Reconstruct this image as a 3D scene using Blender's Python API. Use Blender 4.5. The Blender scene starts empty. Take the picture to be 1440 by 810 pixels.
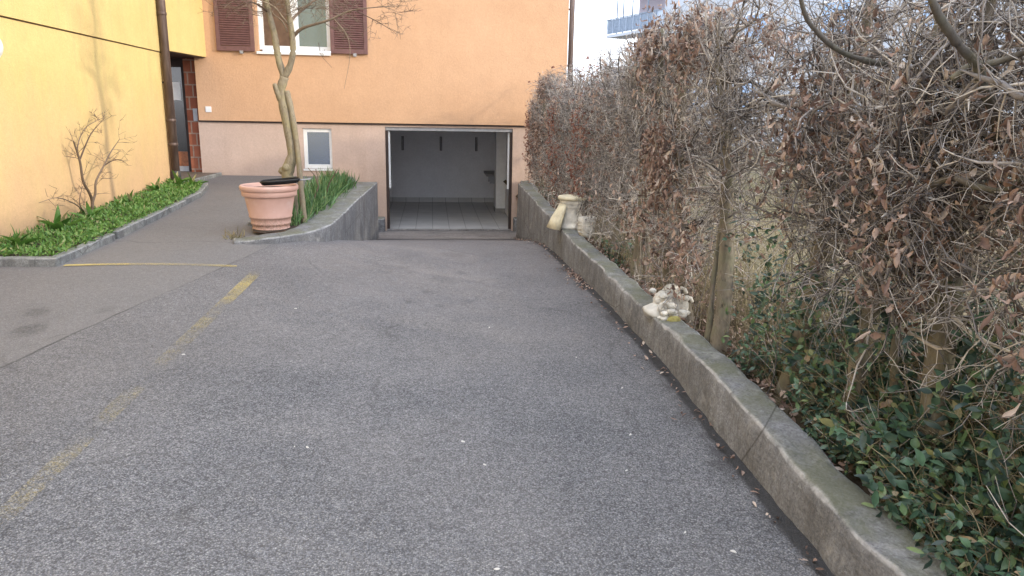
import bpy, bmesh, math, random
import numpy as np
from mathutils import Vector, Matrix

random.seed(7)
rng = np.random.default_rng(11)
sc = bpy.context.scene
COL = sc.collection
PI = math.pi
R = math.radians

# ------------------------------------------------------------------ helpers
def link(o, parent=None):
    COL.objects.link(o)
    if parent is not None:
        o.parent = parent
    return o

def tag(o, label=None, cat=None, group=None, kind=None):
    if label: o['label'] = label
    if cat: o['category'] = cat
    if group: o['group'] = group
    if kind: o['kind'] = kind
    return o

def thing(name, label, cat, loc=(0, 0, 0), rz=0, group=None):
    o = bpy.data.objects.new(name, None)
    o.empty_display_size = .1
    o.location = loc
    o.rotation_euler = (0, 0, rz)
    link(o)
    return tag(o, label, cat, group)

def copy_tree(o, parent=None):
    c = o.copy()
    COL.objects.link(c)
    if parent is not None:
        c.parent = parent
    for ch in list(o.children):
        copy_tree(ch, c)
    return c

class MB:
    """collects shapes, then becomes ONE mesh object"""
    def __init__(s):
        s.v = []; s.f = []; s.sm = []; s.n = 0
    def add(s, verts, faces, smooth=False):
        b = s.n
        verts = [tuple(map(float, q)) for q in verts]
        s.v.extend(verts); s.n += len(verts)
        for f in faces:
            s.f.append(tuple(int(i) + b for i in f)); s.sm.append(smooth)
        return s
    def box(s, x0, x1, y0, y1, z0, z1):
        v = [(x0,y0,z0),(x1,y0,z0),(x1,y1,z0),(x0,y1,z0),(x0,y0,z1),(x1,y0,z1),(x1,y1,z1),(x0,y1,z1)]
        return s.add(v, [(0,3,2,1),(4,5,6,7),(0,1,5,4),(1,2,6,5),(2,3,7,6),(3,0,4,7)])
    def hexa(s, lo, hi):
        """prism between two equal rings (lists of points)"""
        n = len(lo)
        f = [tuple(range(n))[::-1], tuple(range(n, 2*n))]
        for i in range(n):
            j = (i+1) % n
            f.append((i, j, n+j, n+i))
        return s.add(list(lo)+list(hi), f)
    def tube(s, pts, rad, sides=8, cap=True):
        pts = np.asarray(pts, float); n = len(pts)
        rad = np.broadcast_to(np.asarray(rad, float), (n,))
        t = np.gradient(pts, axis=0); t /= np.linalg.norm(t, axis=1)[:, None] + 1e-9
        m = t.mean(0); ref = np.array([1., 0, 0]) if abs(m[0]) < .6*np.linalg.norm(m)+1e-9 else np.array([0, 0, 1.])
        u = np.cross(t, ref); u /= np.linalg.norm(u, axis=1)[:, None] + 1e-9
        w = np.cross(t, u)
        a = np.arange(sides)*2*PI/sides
        V = pts[:, None, :] + rad[:, None, None]*(np.cos(a)[None, :, None]*u[:, None, :] + np.sin(a)[None, :, None]*w[:, None, :])
        F = []
        for i in range(n-1):
            for k in range(sides):
                k2 = (k+1) % sides
                F.append((i*sides+k, i*sides+k2, (i+1)*sides+k2, (i+1)*sides+k))
        if cap:
            F.append(tuple(range(sides))[::-1]); F.append(tuple((n-1)*sides+k for k in range(sides)))
        return s.add(V.reshape(-1, 3), F, True)
    def lathe(s, prof, c=(0, 0, 0), seg=40):
        V = []; F = []
        for r, z in prof:
            for k in range(seg):
                a = 2*PI*k/seg
                V.append((c[0]+r*math.cos(a), c[1]+r*math.sin(a), c[2]+z))
        for i in range(len(prof)-1):
            for k in range(seg):
                k2 = (k+1) % seg
                F.append((i*seg+k, i*seg+k2, (i+1)*seg+k2, (i+1)*seg+k))
        F.append(tuple(range(seg))[::-1]); F.append(tuple((len(prof)-1)*seg+k for k in range(seg)))
        return s.add(V, F, True)
    def build(s, name, m=None, parent=None, bevel=0, smooth_angle=None):
        me = bpy.data.meshes.new(name)
        me.from_pydata(s.v, [], s.f)
        me.polygons.foreach_set('use_smooth', s.sm)
        me.update()
        if m: me.materials.append(m)
        o = bpy.data.objects.new(name, me)
        link(o, parent)
        if bevel:
            b = o.modifiers.new('bevel', 'BEVEL'); b.width = bevel; b.segments = 2; b.limit_method = 'ANGLE'; b.angle_limit = R(40)
        return o

def mesh_np(name, V, F, m, parent=None, smooth=True, col=None):
    """V (n,3), F (m,4) arrays -> one mesh object"""
    V = np.asarray(V, np.float32); F = np.asarray(F, np.int32)
    k = F.shape[1]
    me = bpy.data.meshes.new(name)
    me.vertices.add(len(V)); me.vertices.foreach_set('co', V.ravel())
    me.loops.add(F.size); me.loops.foreach_set('vertex_index', F.ravel())
    me.polygons.add(len(F)); me.polygons.foreach_set('loop_start', np.arange(0, F.size, k, dtype=np.int32))
    me.polygons.foreach_set('use_smooth', np.full(len(F), smooth))
    me.update(calc_edges=True); me.validate()
    if m: me.materials.append(m)
    o = bpy.data.objects.new(name, me)
    return link(o, parent)

# ------------------------------------------------------------------ materials
class NT:
    def __init__(s, name):
        s.m = bpy.data.materials.new(name); s.m.use_nodes = True
        s.t = s.m.node_tree; s.t.nodes.clear()
        s.out = s.t.nodes.new('ShaderNodeOutputMaterial')
        s.b = s.t.nodes.new('ShaderNodeBsdfPrincipled')
        s.t.links.new(s.b.outputs[0], s.out.inputs[0])
        tc = s.t.nodes.new('ShaderNodeTexCoord'); s.obj = tc.outputs['Object']; s.gen = tc.outputs['Generated']
        g = s.t.nodes.new('ShaderNodeNewGeometry'); s.pos = g.outputs['Position']; s.rnd = g.outputs['Random Per Island']; s.nrm = g.outputs['Normal']
    def n(s, typ, **kw):
        x = s.t.nodes.new(typ)
        for k, v in kw.items(): setattr(x, k, v)
        return x
    def l(s, a, b): s.t.links.new(a, b)
    def val(s, sock, v):
        if isinstance(v, bpy.types.NodeSocket): s.l(v, sock)
        elif isinstance(v, (tuple, list)) and len(v) == 3 and sock.type == 'RGBA': sock.default_value = (*v, 1)
        else: sock.default_value = v
    def scalev(s, vec, sx, sy, sz):
        mp = s.n('ShaderNodeMapping'); s.l(vec, mp.inputs[0]); mp.inputs['Scale'].default_value = (sx, sy, sz); return mp.outputs[0]
    def noise(s, scale, detail=4, rough=.55, vec=None, dist=0):
        x = s.n('ShaderNodeTexNoise'); s.l(vec or s.pos, x.inputs['Vector'])
        x.inputs['Scale'].default_value = scale; x.inputs['Detail'].default_value = detail; x.inputs['Roughness'].default_value = rough; x.inputs['Distortion'].default_value = dist
        return x.outputs['Fac']
    def voro(s, scale, feature='F1', vec=None, out='Distance'):
        x = s.n('ShaderNodeTexVoronoi', feature=feature); s.l(vec or s.pos, x.inputs['Vector']); x.inputs['Scale'].default_value = scale
        return x.outputs[out]
    def ramp(s, fac, *stops):
        x = s.n('ShaderNodeValToRGB'); e = x.color_ramp.elements
        while len(e) < len(stops): e.new(.5)
        for i, (p, c) in enumerate(stops):
            e[i].position = p
            e[i].color = (c, c, c, 1) if not isinstance(c, tuple) else (*c, 1)
        s.l(fac, x.inputs[0]); return x.outputs[0]
    def mix(s, fac, a, b, mode='MIX'):
        x = s.n('ShaderNodeMix', data_type='RGBA', blend_type=mode)
        s.val(x.inputs[0], fac); s.val(x.inputs[6], a); s.val(x.inputs[7], b); return x.outputs[2]
    def math(s, op, a, b=0, c=0):
        x = s.n('ShaderNodeMath', operation=op)
        for i, q in enumerate((a, b, c)): s.val(x.inputs[i], q)
        return x.outputs[0]
    def sep(s, v):
        x = s.n('ShaderNodeSeparateXYZ'); s.l(v, x.inputs[0]); return x.outputs
    def bump(s, h, strength=.3, dist=.01, prev=None):
        x = s.n('ShaderNodeBump'); s.l(h, x.inputs['Height']); x.inputs['Strength'].default_value = strength; x.inputs['Distance'].default_value = dist
        if prev: s.l(prev, x.inputs['Normal'])
        return x.outputs[0]
    def fin(s, col, rough=.8, normal=None, spec=.3, metallic=0, trans=0):
        s.val(s.b.inputs['Base Color'], col); s.val(s.b.inputs['Roughness'], rough)
        s.b.inputs['Specular IOR Level'].default_value = spec; s.b.inputs['Metallic'].default_value = metallic
        if normal: s.l(normal, s.b.inputs['Normal'])
        return s.m

def simple(name, col, rough=.6, var=.25, scale=14, spec=.35, metallic=0, bump=.15, bscale=60):
    t = NT(name)
    c = t.mix(t.ramp(t.noise(scale), (.3, 0.), (.7, 1.)), tuple(q*(1-var) for q in col), tuple(min(1, q*(1+var*.6)) for q in col))
    return t.fin(c, rough, t.bump(t.noise(bscale, 3), bump, .004), spec, metallic)

def plaster(name, base, light, dirt, scale=1.0, grain=140, streak=.5, foot=None):
    t = NT(name)
    big = t.ramp(t.noise(.7*scale, 6, .6), (.32, 0.), (.72, 1.))
    c = t.mix(big, base, light)
    mid = t.ramp(t.noise(4.5, 5, .65), (.35, 0.), (.75, 1.))
    c = t.mix(t.math('MULTIPLY', mid, .22), c, tuple(q*.86 for q in base))
    sv = t.scalev(t.pos, 7, 7, .55)
    st = t.ramp(t.noise(1.0, 5, .6, sv), (.52, 0.), (.78, 1.))
    c = t.mix(t.math('MULTIPLY', st, streak), c, dirt)
    if foot:
        z = t.sep(t.pos)[2]
        zz = t.math('ADD', z, t.math('MULTIPLY', t.math('SUBTRACT', t.noise(2.2, 6, .65, t.scalev(t.pos, 1, 1, .35)), .5), 1.5))
        mk = t.n('ShaderNodeMapRange'); t.l(zz, mk.inputs[0]); mk.inputs[1].default_value = foot[0]; mk.inputs[2].default_value = foot[1]; mk.inputs[3].default_value = foot[3]; mk.inputs[4].default_value = 0
        c = t.mix(mk.outputs[0], c, foot[2])
    g = t.noise(grain, 3, .6)
    c = t.mix(.22, c, t.ramp(g, (.3, .45), (.7, 1.1)), 'MULTIPLY')
    c = t.mix(.30, c, t.ramp(t.noise(26, 5, .75), (.3, .72), (.7, 1.12)), 'MULTIPLY')
    c = t.mix(.35, c, t.ramp(t.noise(2.0, 7, .7), (.3, .80), (.7, 1.10)), 'MULTIPLY')
    spk = t.ramp(t.voro(5.5, vec=t.scalev(t.pos, 1, 1, .8)), (.02, 1.), (.05, 0.)); c = t.mix(t.math('MULTIPLY', spk, t.ramp(t.noise(1.3), (.5, 0.), (.6, .35))), c, dirt)
    return t.fin(c, .9, t.bump(g, .55, .008, t.bump(t.noise(26, 5, .7), .35, .012, t.bump(t.noise(3, 4), .15, .03))), .15)

M = {}
M['plaster_yellow'] = plaster('yellow_plaster', (.72, .53, .22), (.76, .61, .27), (.66, .43, .22), foot=(.35, 1.9, (.68, .44, .27), .9))
M['plaster_orange'] = plaster('orange_plaster', (.645, .395, .24), (.675, .425, .265), (.57, .345, .195), streak=.2)
M['plaster_pink'] = plaster('pink_plaster', (.60, .45, .37), (.64, .485, .405), (.43, .31, .25), streak=.25, foot=(.2, .8, (.5, .36, .28), .5))
M['plaster_white'] = plaster('garage_plaster', (.88, .87, .89), (.9, .89, .91), (.8, .79, .8), streak=.1)
M['white'] = simple('white_paint', (.78, .78, .77), .4, .06)
M['brown_metal'] = simple('brown_painted_shutter', (.165, .085, .080), .45, .18, bump=.05)
M['dark_brown'] = simple('dark_brown_trim', (.045, .030, .026), .6, .2)
M['ledge'] = simple('brown_joint', (.13, .085, .05), .8, .3)
M['wood_orange'] = simple('varnished_wood', (.30, .11, .045), .4, .3, 25)
M['grey_metal'] = simple('grey_metal', (.36, .36, .37), .45, .15, metallic=.3)
M['black'] = simple('black_plastic', (.012, .012, .013), .42, .2, bump=.05)
M['curtain'] = simple('brown_curtain', (.14, .085, .055), .9, .3, 9)
M['soil'] = simple('soil', (.055, .042, .032), .95, .5, 30, bump=.8, bscale=40)
M['shelf'] = simple('shelf_board', (.30, .29, .28), .6, .1)

def m_pipe():
    t = NT('weathered_copper_pipe')
    c = t.mix(t.ramp(t.noise(6, 5, .6, t.scalev(t.pos, 3, 3, .5)), (.35, 0.), (.7, 1.)), (.085, .058, .050), (.17, .125, .11))
    return t.fin(c, .5, t.bump(t.noise(40), .1, .003), .4, .35)
M['pipe'] = m_pipe()
M['pipe_dark'] = simple('dark_cast_iron', (.06, .058, .058), .55, .2)

def m_glass(name, base, rough=.04):
    t = NT(name)
    return t.fin(base, rough, t.bump(t.noise(2.5, 2), .03, .02), .8, .75)
M['glass'] = m_glass('window_glass', (.20, .28, .40))
M['glass_frost'] = m_glass('frosted_glass', (.25, .32, .44), .2)
M['glass_dark'] = m_glass('door_glass', (.10, .095, .09), .12)

def m_brick():
    t = NT('brick_pier')
    b = t.n('ShaderNodeTexBrick'); t.l(t.scalev(t.pos, 1, 1, 1), b.inputs['Vector'])
    sp = t.sep(t.pos); cx = t.n('ShaderNodeCombineXYZ'); t.l(t.math('ADD', sp[0], sp[1]), cx.inputs[0]); t.l(sp[2], cx.inputs[1]); t.l(cx.outputs[0], b.inputs['Vector'])
    b.inputs['Scale'].default_value = 1; b.inputs['Brick Width'].default_value = .155; b.inputs['Row Height'].default_value = .215; b.inputs['Mortar Size'].default_value = .012
    b.inputs['Color1'].default_value = (.27, .085, .05, 1); b.inputs['Color2'].default_value = (.36, .13, .075, 1); b.inputs['Mortar'].default_value = (.36, .26, .2, 1)
    c = t.mix(.5, b.outputs['Color'], t.ramp(t.noise(9, 5), (.3, .5), (.7, 1.)), 'MULTIPLY')
    return t.fin(c, .9, t.bump(b.outputs['Fac'], -.5, .008, t.bump(t.noise(60), .3, .004)), .15)
M['brick'] = m_brick()

def m_tiles():
    t = NT('garage_floor_tiles')
    b = t.n('ShaderNodeTexBrick', offset=0); t.l(t.pos, b.inputs['Vector'])
    b.inputs['Scale'].default_value = 1; b.inputs['Brick Width'].default_value = .33; b.inputs['Row Height'].default_value = .62; b.inputs['Mortar Size'].default_value = .007
    b.inputs['Color1'].default_value = (.54, .53, .52, 1); b.inputs['Color2'].default_value = (.58, .565, .55, 1); b.inputs['Mortar'].default_value = (.30, .29, .28, 1)
    c = t.mix(.4, b.outputs['Color'], t.ramp(t.noise(3, 5), (.3, .6), (.7, 1.)), 'MULTIPLY')
    return t.fin(c, .45, t.bump(b.outputs['Fac'], -.3, .004), .3)
M['tiles'] = m_tiles()

def m_asphalt():
    t = NT('worn_asphalt')
    v = t.sep(t.pos)
    fine = t.voro(145, 'F1'); col = t.voro(145, 'F1', out='Color')
    cs = t.sep(col)[0]
    agg = t.ramp(cs, (0., (.085, .087, .098)), (.4, (.172, .175, .192)), (.7, (.235, .238, .257)), (.9, (.285, .287, .297)), (1., (.36, .36, .36)))
    gap = t.ramp(fine, (.28, 1.), (.66, .30))
    c = t.mix(.75, agg, gap, 'MULTIPLY')
    # clumps of coarser / dirtier binder at hand size
    n0 = t.ramp(t.noise(28, 4, .7), (.33, .80), (.68, 1.14))
    c = t.mix(1., c, n0, 'MULTIPLY')
    c = t.mix(1., c, t.ramp(t.noise(75, 5, .8), (.32, .80), (.68, 1.22)), 'MULTIPLY')
    pit = t.ramp(t.noise(11, 6, .75), (.60, 1.), (.72, .62)); c = t.mix(1., c, pit, 'MULTIPLY')
    n1 = t.ramp(t.noise(1.1, 6, .62), (.3, .82), (.7, 1.12))
    c = t.mix(1., c, n1, 'MULTIPLY')
    # fine brown dust in random patches, then a warmer tint with distance
    n2 = t.ramp(t.noise(.55, 5, .6), (.40, 0.), (.62, 1.))
    c = t.mix(t.math('MULTIPLY', n2, .25), c, (.215, .195, .18))
    rmp = t.n('ShaderNodeMapRange'); t.l(v[1], rmp.inputs[0]); rmp.inputs[1].default_value = 3.5; rmp.inputs[2].default_value = 8.0; rmp.inputs[4].default_value = .38  # fading of the cool sky reflection with distance, painted as a warmer colour
    c = t.mix(t.math('MULTIPLY', rmp.outputs[0], t.ramp(t.noise(1.7, 6, .65), (.25, .3), (.7, 1.))), c, (.215, .188, .175))
    # older, smoother lane on the left, its edge running diagonally
    d = t.math('ADD', t.math('MULTIPLY', v[0], .966), t.math('MULTIPLY', v[1], -.259)); d = t.math('ADD', d, 3.536)
    d = t.math('ADD', d, t.math('MULTIPLY', t.math('SUBTRACT', t.noise(3, 3), .5), .05))
    left = t.ramp(t.math('ADD', t.math('MULTIPLY', d, 12.), .5), (.4, 1.), (.6, 0.))
    c = t.mix(t.math('MULTIPLY', left, .42), c, (.20, .19, .182))
    seam = t.ramp(t.math('ABSOLUTE', d), (.004, 1.), (.014, 0.))
    c = t.mix(t.math('MULTIPLY', seam, t.ramp(t.noise(2.2, 4), (.35, .1), (.6, .75))), c, (.035, .034, .034))
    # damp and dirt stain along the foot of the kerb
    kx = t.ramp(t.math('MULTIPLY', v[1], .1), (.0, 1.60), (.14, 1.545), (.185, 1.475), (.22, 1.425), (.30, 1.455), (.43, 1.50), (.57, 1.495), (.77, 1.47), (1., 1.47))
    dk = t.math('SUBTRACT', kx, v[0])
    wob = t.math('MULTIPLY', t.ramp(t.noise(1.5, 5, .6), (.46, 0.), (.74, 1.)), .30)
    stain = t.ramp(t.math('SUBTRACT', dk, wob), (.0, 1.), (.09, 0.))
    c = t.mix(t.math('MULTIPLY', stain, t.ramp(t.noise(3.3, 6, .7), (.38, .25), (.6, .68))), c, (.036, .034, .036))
    gapm = t.ramp(t.math('ADD', dk, t.math('MULTIPLY', t.math('SUBTRACT', t.noise(16, 4), .5), .05)), (.052, 1.), (.075, 0.))
    c = t.mix(t.math('MULTIPLY', gapm, .85), c, (.022, .021, .021))
    # oil and tar spots: (x, y, radius, strength)
    for (x, y, r, k) in ((-2.78, 5.33, .11, .45), (-2.66, 4.96, .13, .6), (-2.35, 5.4, .08, .35), (.10, 6.95, .20, .30), (.24, 8.3, .2, .3), (-.05, 6.4, .09, .4), (.3, 6.1, .08, .3), (-.3, 7.3, .10, .3), (.28, 7.3, .08, .35), (.05, 5.9, .06, .4), (-.2, 6.0, .05, .4)):
        cx = t.math('SUBTRACT', v[0], x); cy = t.math('MULTIPLY', t.math('SUBTRACT', v[1], y), .75)
        q = t.math('SQRT', t.math('ADD', t.math('MULTIPLY', cx, cx), t.math('MULTIPLY', cy, cy)))
        q = t.math('ADD', q, t.math('MULTIPLY', t.math('SUBTRACT', t.noise(9, 4, .65), .5), r*1.6))
        c = t.mix(t.math('MULTIPLY', t.ramp(q, (r*.3, 1.), (r, 0.)), t.math('MULTIPLY', t.ramp(t.noise(40, 5, .75), (.35, .35), (.6, 1.)), k)), c, (.030, .030, .033))
    # hair cracks
    wv = t.n('ShaderNodeVectorMath', operation='ADD'); t.l(t.pos, wv.inputs[0])
    nc = t.n('ShaderNodeTexNoise'); t.l(t.pos, nc.inputs['Vector']); nc.inputs['Scale'].default_value = .9; nc.inputs['Detail'].default_value = 3
    t.l(nc.outputs['Color'], wv.inputs[1])
    ck = t.ramp(t.voro(.45, 'DISTANCE_TO_EDGE', wv.outputs[0]), (.0, 1.), (.006, 0.))
    ck = t.ramp(t.voro(.45, 'DISTANCE_TO_EDGE', wv.outputs[0]), (.0, 1.), (.009, 0.))
    c = t.mix(t.math('MULTIPLY', ck, t.ramp(t.noise(.9), (.46, 0.), (.60, .5))), c, (.04, .04, .04))
    h = t.math('ADD', t.math('MULTIPLY', fine, -1.0), t.math('MULTIPLY', t.noise(60, 3), 1.2))
    nb = t.bump(h, .55, .008, t.bump(t.noise(2.0, 4), .25, .03))
    return t.fin(c, t.ramp(t.noise(20), (.3, .70), (.7, .86)), nb, .42)
M['asphalt'] = m_asphalt()

def m_concrete(name='aged_concrete', base=(.24, .242, .25), moss=1., pale=.7):
    t = NT(name)
    v = t.sep(t.pos); nz = t.sep(t.nrm)[2]
    c = t.mix(t.ramp(t.noise(2.3, 7, .65), (.3, 0.), (.72, 1.)), tuple(q*.72 for q in base), tuple(q*1.18 for q in base))
    sp = t.ramp(t.voro(110, out='Color'), (.15, .62), (.85, 1.2)); c = t.mix(.7, c, sp, 'MULTIPLY')
    c = t.mix(.8, c, t.ramp(t.noise(24, 6, .72), (.32, .68), (.7, 1.2)), 'MULTIPLY')
    # vertical run-off streaks on the faces
    st = t.ramp(t.noise(1., 6, .65, t.scalev(t.pos, 11, 11, .9)), (.44, 0.), (.66, 1.))
    side = t.ramp(nz, (.3, 1.), (.7, 0.))
    c = t.mix(t.math('MULTIPLY', t.math('MULTIPLY', st, side), .6), c, (.105, .10, .10))
    # moss and algae film on top
    top = t.ramp(nz, (.45, 0.), (.85, 1.))
    ms = t.ramp(t.noise(3.2, 7, .7), (.36, 0.), (.58, 1.))
    c = t.mix(t.math('MULTIPLY', t.math('MULTIPLY', ms, top), .6*moss), c, (.135, .140, .075))
    # lime and wear in blotches
    w = t.ramp(t.noise(5.5, 8, .72), (.56, 0.), (.70, 1.))
    c = t.mix(t.math('MULTIPLY', w, pale*.65), c, (.46, .45, .43))
    edge = t.ramp(nz, (.15, 0.), (.40, 1.), (.80, 1.), (.97, 0.))
    c = t.mix(t.math('MULTIPLY', edge, t.ramp(t.noise(4.5, 7, .72), (.40, .0), (.60, .8))), c, (.46, .45, .44))
    crk = t.ramp(t.voro(.9, 'DISTANCE_TO_EDGE', t.scalev(t.pos, 1, .55, 1)), (0., 1.), (.0025, 0.)); c = t.mix(t.math('MULTIPLY', crk, .7), c, (.05, .045, .04))
    dk = t.ramp(t.noise(8, 6, .7), (.60, 0.), (.72, 1.)); c = t.mix(t.math('MULTIPLY', dk, .6), c, (.06, .055, .05))
    nb = t.bump(t.noise(55, 5, .7), .55, .010, t.bump(t.noise(6, 6, .7), .5, .03))
    return t.fin(c, .92, nb, .2)
M['concrete'] = m_concrete()
M['granite'] = m_concrete('granite_kerb_stone', (.27, .28, .275), .4, .4)
M['paving'] = m_concrete('brown_paving', (.20, .15, .12), .3, .4)
M['apron'] = m_concrete('cement_apron', (.27, .25, .24), .1, .2)

def m_paint():
    t = NT('worn_yellow_paint')
    a = t.math('ADD', t.noise(80, 5, .8), t.math('MULTIPLY', t.math('SUBTRACT', t.noise(2.2, 4, .6), .5), .9))
    at = t.n('ShaderNodeAttribute', attribute_name='wear'); a = t.math('ADD', a, at.outputs['Fac'])
    mk = t.ramp(a, (.36, 0.), (.80, .8))
    t.fin(t.mix(t.noise(50), (.46, .36, .13), (.58, .47, .19)), .8, None, .2)
    tr = t.n('ShaderNodeBsdfTransparent'); mx = t.n('ShaderNodeMixShader')
    t.l(mk, mx.inputs[0]); t.l(tr.outputs[0], mx.inputs[1]); t.l(t.b.outputs[0], mx.inputs[2]); t.l(mx.outputs[0], t.out.inputs[0])
    return t.m
M['paint'] = m_paint()

def m_terracotta():
    t = NT('terracotta_plastic')
    c = t.mix(t.ramp(t.noise(3.5, 5), (.3, 0.), (.7, 1.)), (.56, .335, .27), (.65, .42, .35))
    z = t.sep(t.obj)[2]
    c = t.mix(t.ramp(t.noise(5, 7, .7), (.54, 0.), (.68, .45)), c, (.70, .55, .47))
    d = t.math('MULTIPLY', t.ramp(z, (.10, 1.), (.24, 0.)), t.ramp(t.noise(60, 4, .7), (.44, 0.), (.60, 1.)))
    c = t.mix(t.math('MULTIPLY', d, .75), c, (.24, .17, .135))
    return t.fin(c, .55, t.bump(t.noise(50), .12, .003), .35)
M['terracotta'] = m_terracotta()

def m_bark(name, a, b, lichen, lk=.5, scale=18):
    t = NT(name)
    c = t.mix(t.ramp(t.noise(scale, 6, .65, t.scalev(t.pos, 1, 1, .35)), (.32, 0.), (.7, 1.)), a, b)
    lm = t.ramp(t.noise(7, 6, .65), (.46, 0.), (.62, 1.)); c = t.mix(t.math('MULTIPLY', lm, lk), c, lichen)
    dk = t.ramp(t.noise(30, 5, .7, t.scalev(t.pos, 1, 1, .6)), (.60, 0.), (.72, 1.)); c = t.mix(t.math('MULTIPLY', dk, .8), c, tuple(q*.25 for q in a))
    c = t.mix(.6, c, t.ramp(t.noise(60, 5, .75, t.scalev(t.pos, 1, 1, .3)), (.3, .6), (.7, 1.2)), 'MULTIPLY')
    return t.fin(c, .9, t.bump(t.noise(45, 5, .7, t.scalev(t.pos, 1, 1, .4)), .7, .008), .15)
M['bark_tree'] = m_bark('lichen_bark', (.215, .175, .125), (.34, .29, .205), (.35, .31, .15), .42)
M['bark_hedge'] = m_bark('hornbeam_bark', (.15, .128, .105), (.27, .24, .19), (.19, .20, .13), .5)

M['bark_dark'] = m_bark('dark_limb_bark', (.09, .08, .072), (.19, .17, .145), (.2, .2, .13), .4)
def m_island(name, stops, rough=.85, spec=.2, trans=0, fine=None):
    t = NT(name)
    c = t.ramp(t.rnd, *stops)
    c = t.mix(.5, c, t.ramp(t.noise(45, 4, .6), (.3, .55), (.7, 1.25)), 'MULTIPLY')
    t.fin(c, rough, None, spec)
    if trans:
        tl = t.n('ShaderNodeBsdfTranslucent'); t.l(c, tl.inputs[0]); mx = t.n('ShaderNodeMixShader'); mx.inputs[0].default_value = trans
        t.l(t.b.outputs[0], mx.inputs[1]); t.l(tl.outputs[0], mx.inputs[2]); t.l(mx.outputs[0], t.out.inputs[0])
    return t.m
M['twig'] = m_island('hedge_twig', [(0., (.06, .054, .053)), (.22, (.17, .155, .15)), (.65, (.375, .345, .33)), (1., (.64, .60, .55))])
M['twig_pale'] = m_island('pale_stem', [(0., (.10, .085, .06)), (.5, (.24, .20, .13)), (1., (.38, .33, .22))])
M['twig_tree'] = m_island('tree_twig', [(0., (.10, .065, .05)), (.6, (.20, .15, .11)), (1., (.27, .21, .15))])
M['leaf_dry'] = m_island('dry_leaf', [(0., (.095, .065, .055)), (.25, (.25, .162, .128)), (.6, (.42, .290, .232)), (.88, (.56, .43, .355)), (1., (.68, .59, .51))], .75, .3, .25)
M['leaf_red'] = m_island('dry_red_leaf', [(0., (.13, .050, .040)), (.4, (.28, .122, .090)), (.8, (.40, .21, .155)), (1., (.52, .37, .29))], .75, .3, .25)
M['leaf_ivy'] = m_island('bramble_leaf', [(0., (.022, .042, .036)), (.3, (.045, .088, .060)), (.65, (.078, .150, .088)), (.85, (.12, .21, .095)), (.93, (.20, .26, .10)), (1., (.30, .20, .13))], .42, .5, .12)
M['leaf_green'] = m_island('ground_cover_leaf', [(0., (.05, .13, .025)), (.4, (.115, .255, .045)), (.75, (.19, .35, .08)), (.94, (.30, .42, .14)), (1., (.40, .34, .18))], .5, .4, .25)
M['leaf_blade'] = m_island('bulb_leaf', [(0., (.06, .13, .05)), (.5, (.12, .24, .09)), (.9, (.20, .31, .12)), (1., (.36, .33, .16))], .45, .4, .25)
M['grass'] = m_island('winter_grass', [(0., (.10, .095, .045)), (.4, (.22, .195, .105)), (.75, (.33, .275, .16)), (1., (.46, .39, .26))], .8, .2, .2)
M['stone_white'] = simple('weathered_white_stone', (.62, .60, .55), .85, .35, 12, bump=.6, bscale=50)
M['stone_cream'] = simple('cream_plaster_cast', (.66, .60, .44), .8, .25, 9, bump=.4, bscale=45)
M['scrap'] = simple('pale_scrap', (.62, .60, .57), .8, .2)

def m_lawn():
    t = NT('winter_lawn')
    c = t.mix(t.ramp(t.noise(.8, 6, .65), (.35, 0.), (.65, 1.)), (.125, .125, .065), (.22, .175, .115))
    c = t.mix(t.ramp(t.noise(30, 5, .7), (.4, 0.), (.65, .7)), c, (.27, .215, .13))
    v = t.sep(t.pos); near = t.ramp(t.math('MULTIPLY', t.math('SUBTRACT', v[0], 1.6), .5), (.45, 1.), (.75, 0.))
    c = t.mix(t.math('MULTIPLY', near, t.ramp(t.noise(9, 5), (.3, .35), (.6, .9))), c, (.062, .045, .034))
    return t.fin(c, .95, t.bump(t.noise(40, 5, .7), .8, .03), .1)
M['lawn'] = m_lawn()
M['far_wall'] = plaster('pale_blue_render', (.52, .56, .62), (.56, .60, .66), (.42, .45, .50), streak=.1)
M['far_mauve_shade'] = plaster('shaded_mauve_render', (.42, .37, .41), (.45, .40, .43), (.35, .3, .33), streak=.1)  # shade on the recessed end wall, put into a darker mauve colour
M['far_rail'] = simple('painted_rail', (.22, .28, .36), .5, .1)
M['far_panel'] = simple('pale_balcony_panel', (.46, .54, .66), .5, .1)

# ------------------------------------------------------------------ camera
CAM_Z = 1.6
cam = bpy.data.cameras.new('camera'); co = bpy.data.objects.new('camera', cam); link(co)
tilt, yaw, roll = R(13.611), R(6.303), R(1.065)
fwd = Vector((math.sin(yaw)*math.cos(tilt), math.cos(yaw)*math.cos(tilt), -math.sin(tilt)))
rt = Vector((math.cos(yaw), -math.sin(yaw), 0)); up = rt.cross(fwd)
r2 = math.cos(roll)*rt + math.sin(roll)*up; u2 = -math.sin(roll)*rt + math.cos(roll)*up
mw = Matrix((r2, u2, -fwd)).transposed().to_4x4(); mw.translation = Vector((0, 0, CAM_Z))
co.matrix_world = mw
cam.sensor_width = 36; cam.lens = 1034.7/1440*36; cam.clip_start = .05; cam.clip_end = 2000
sc.camera = co

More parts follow.
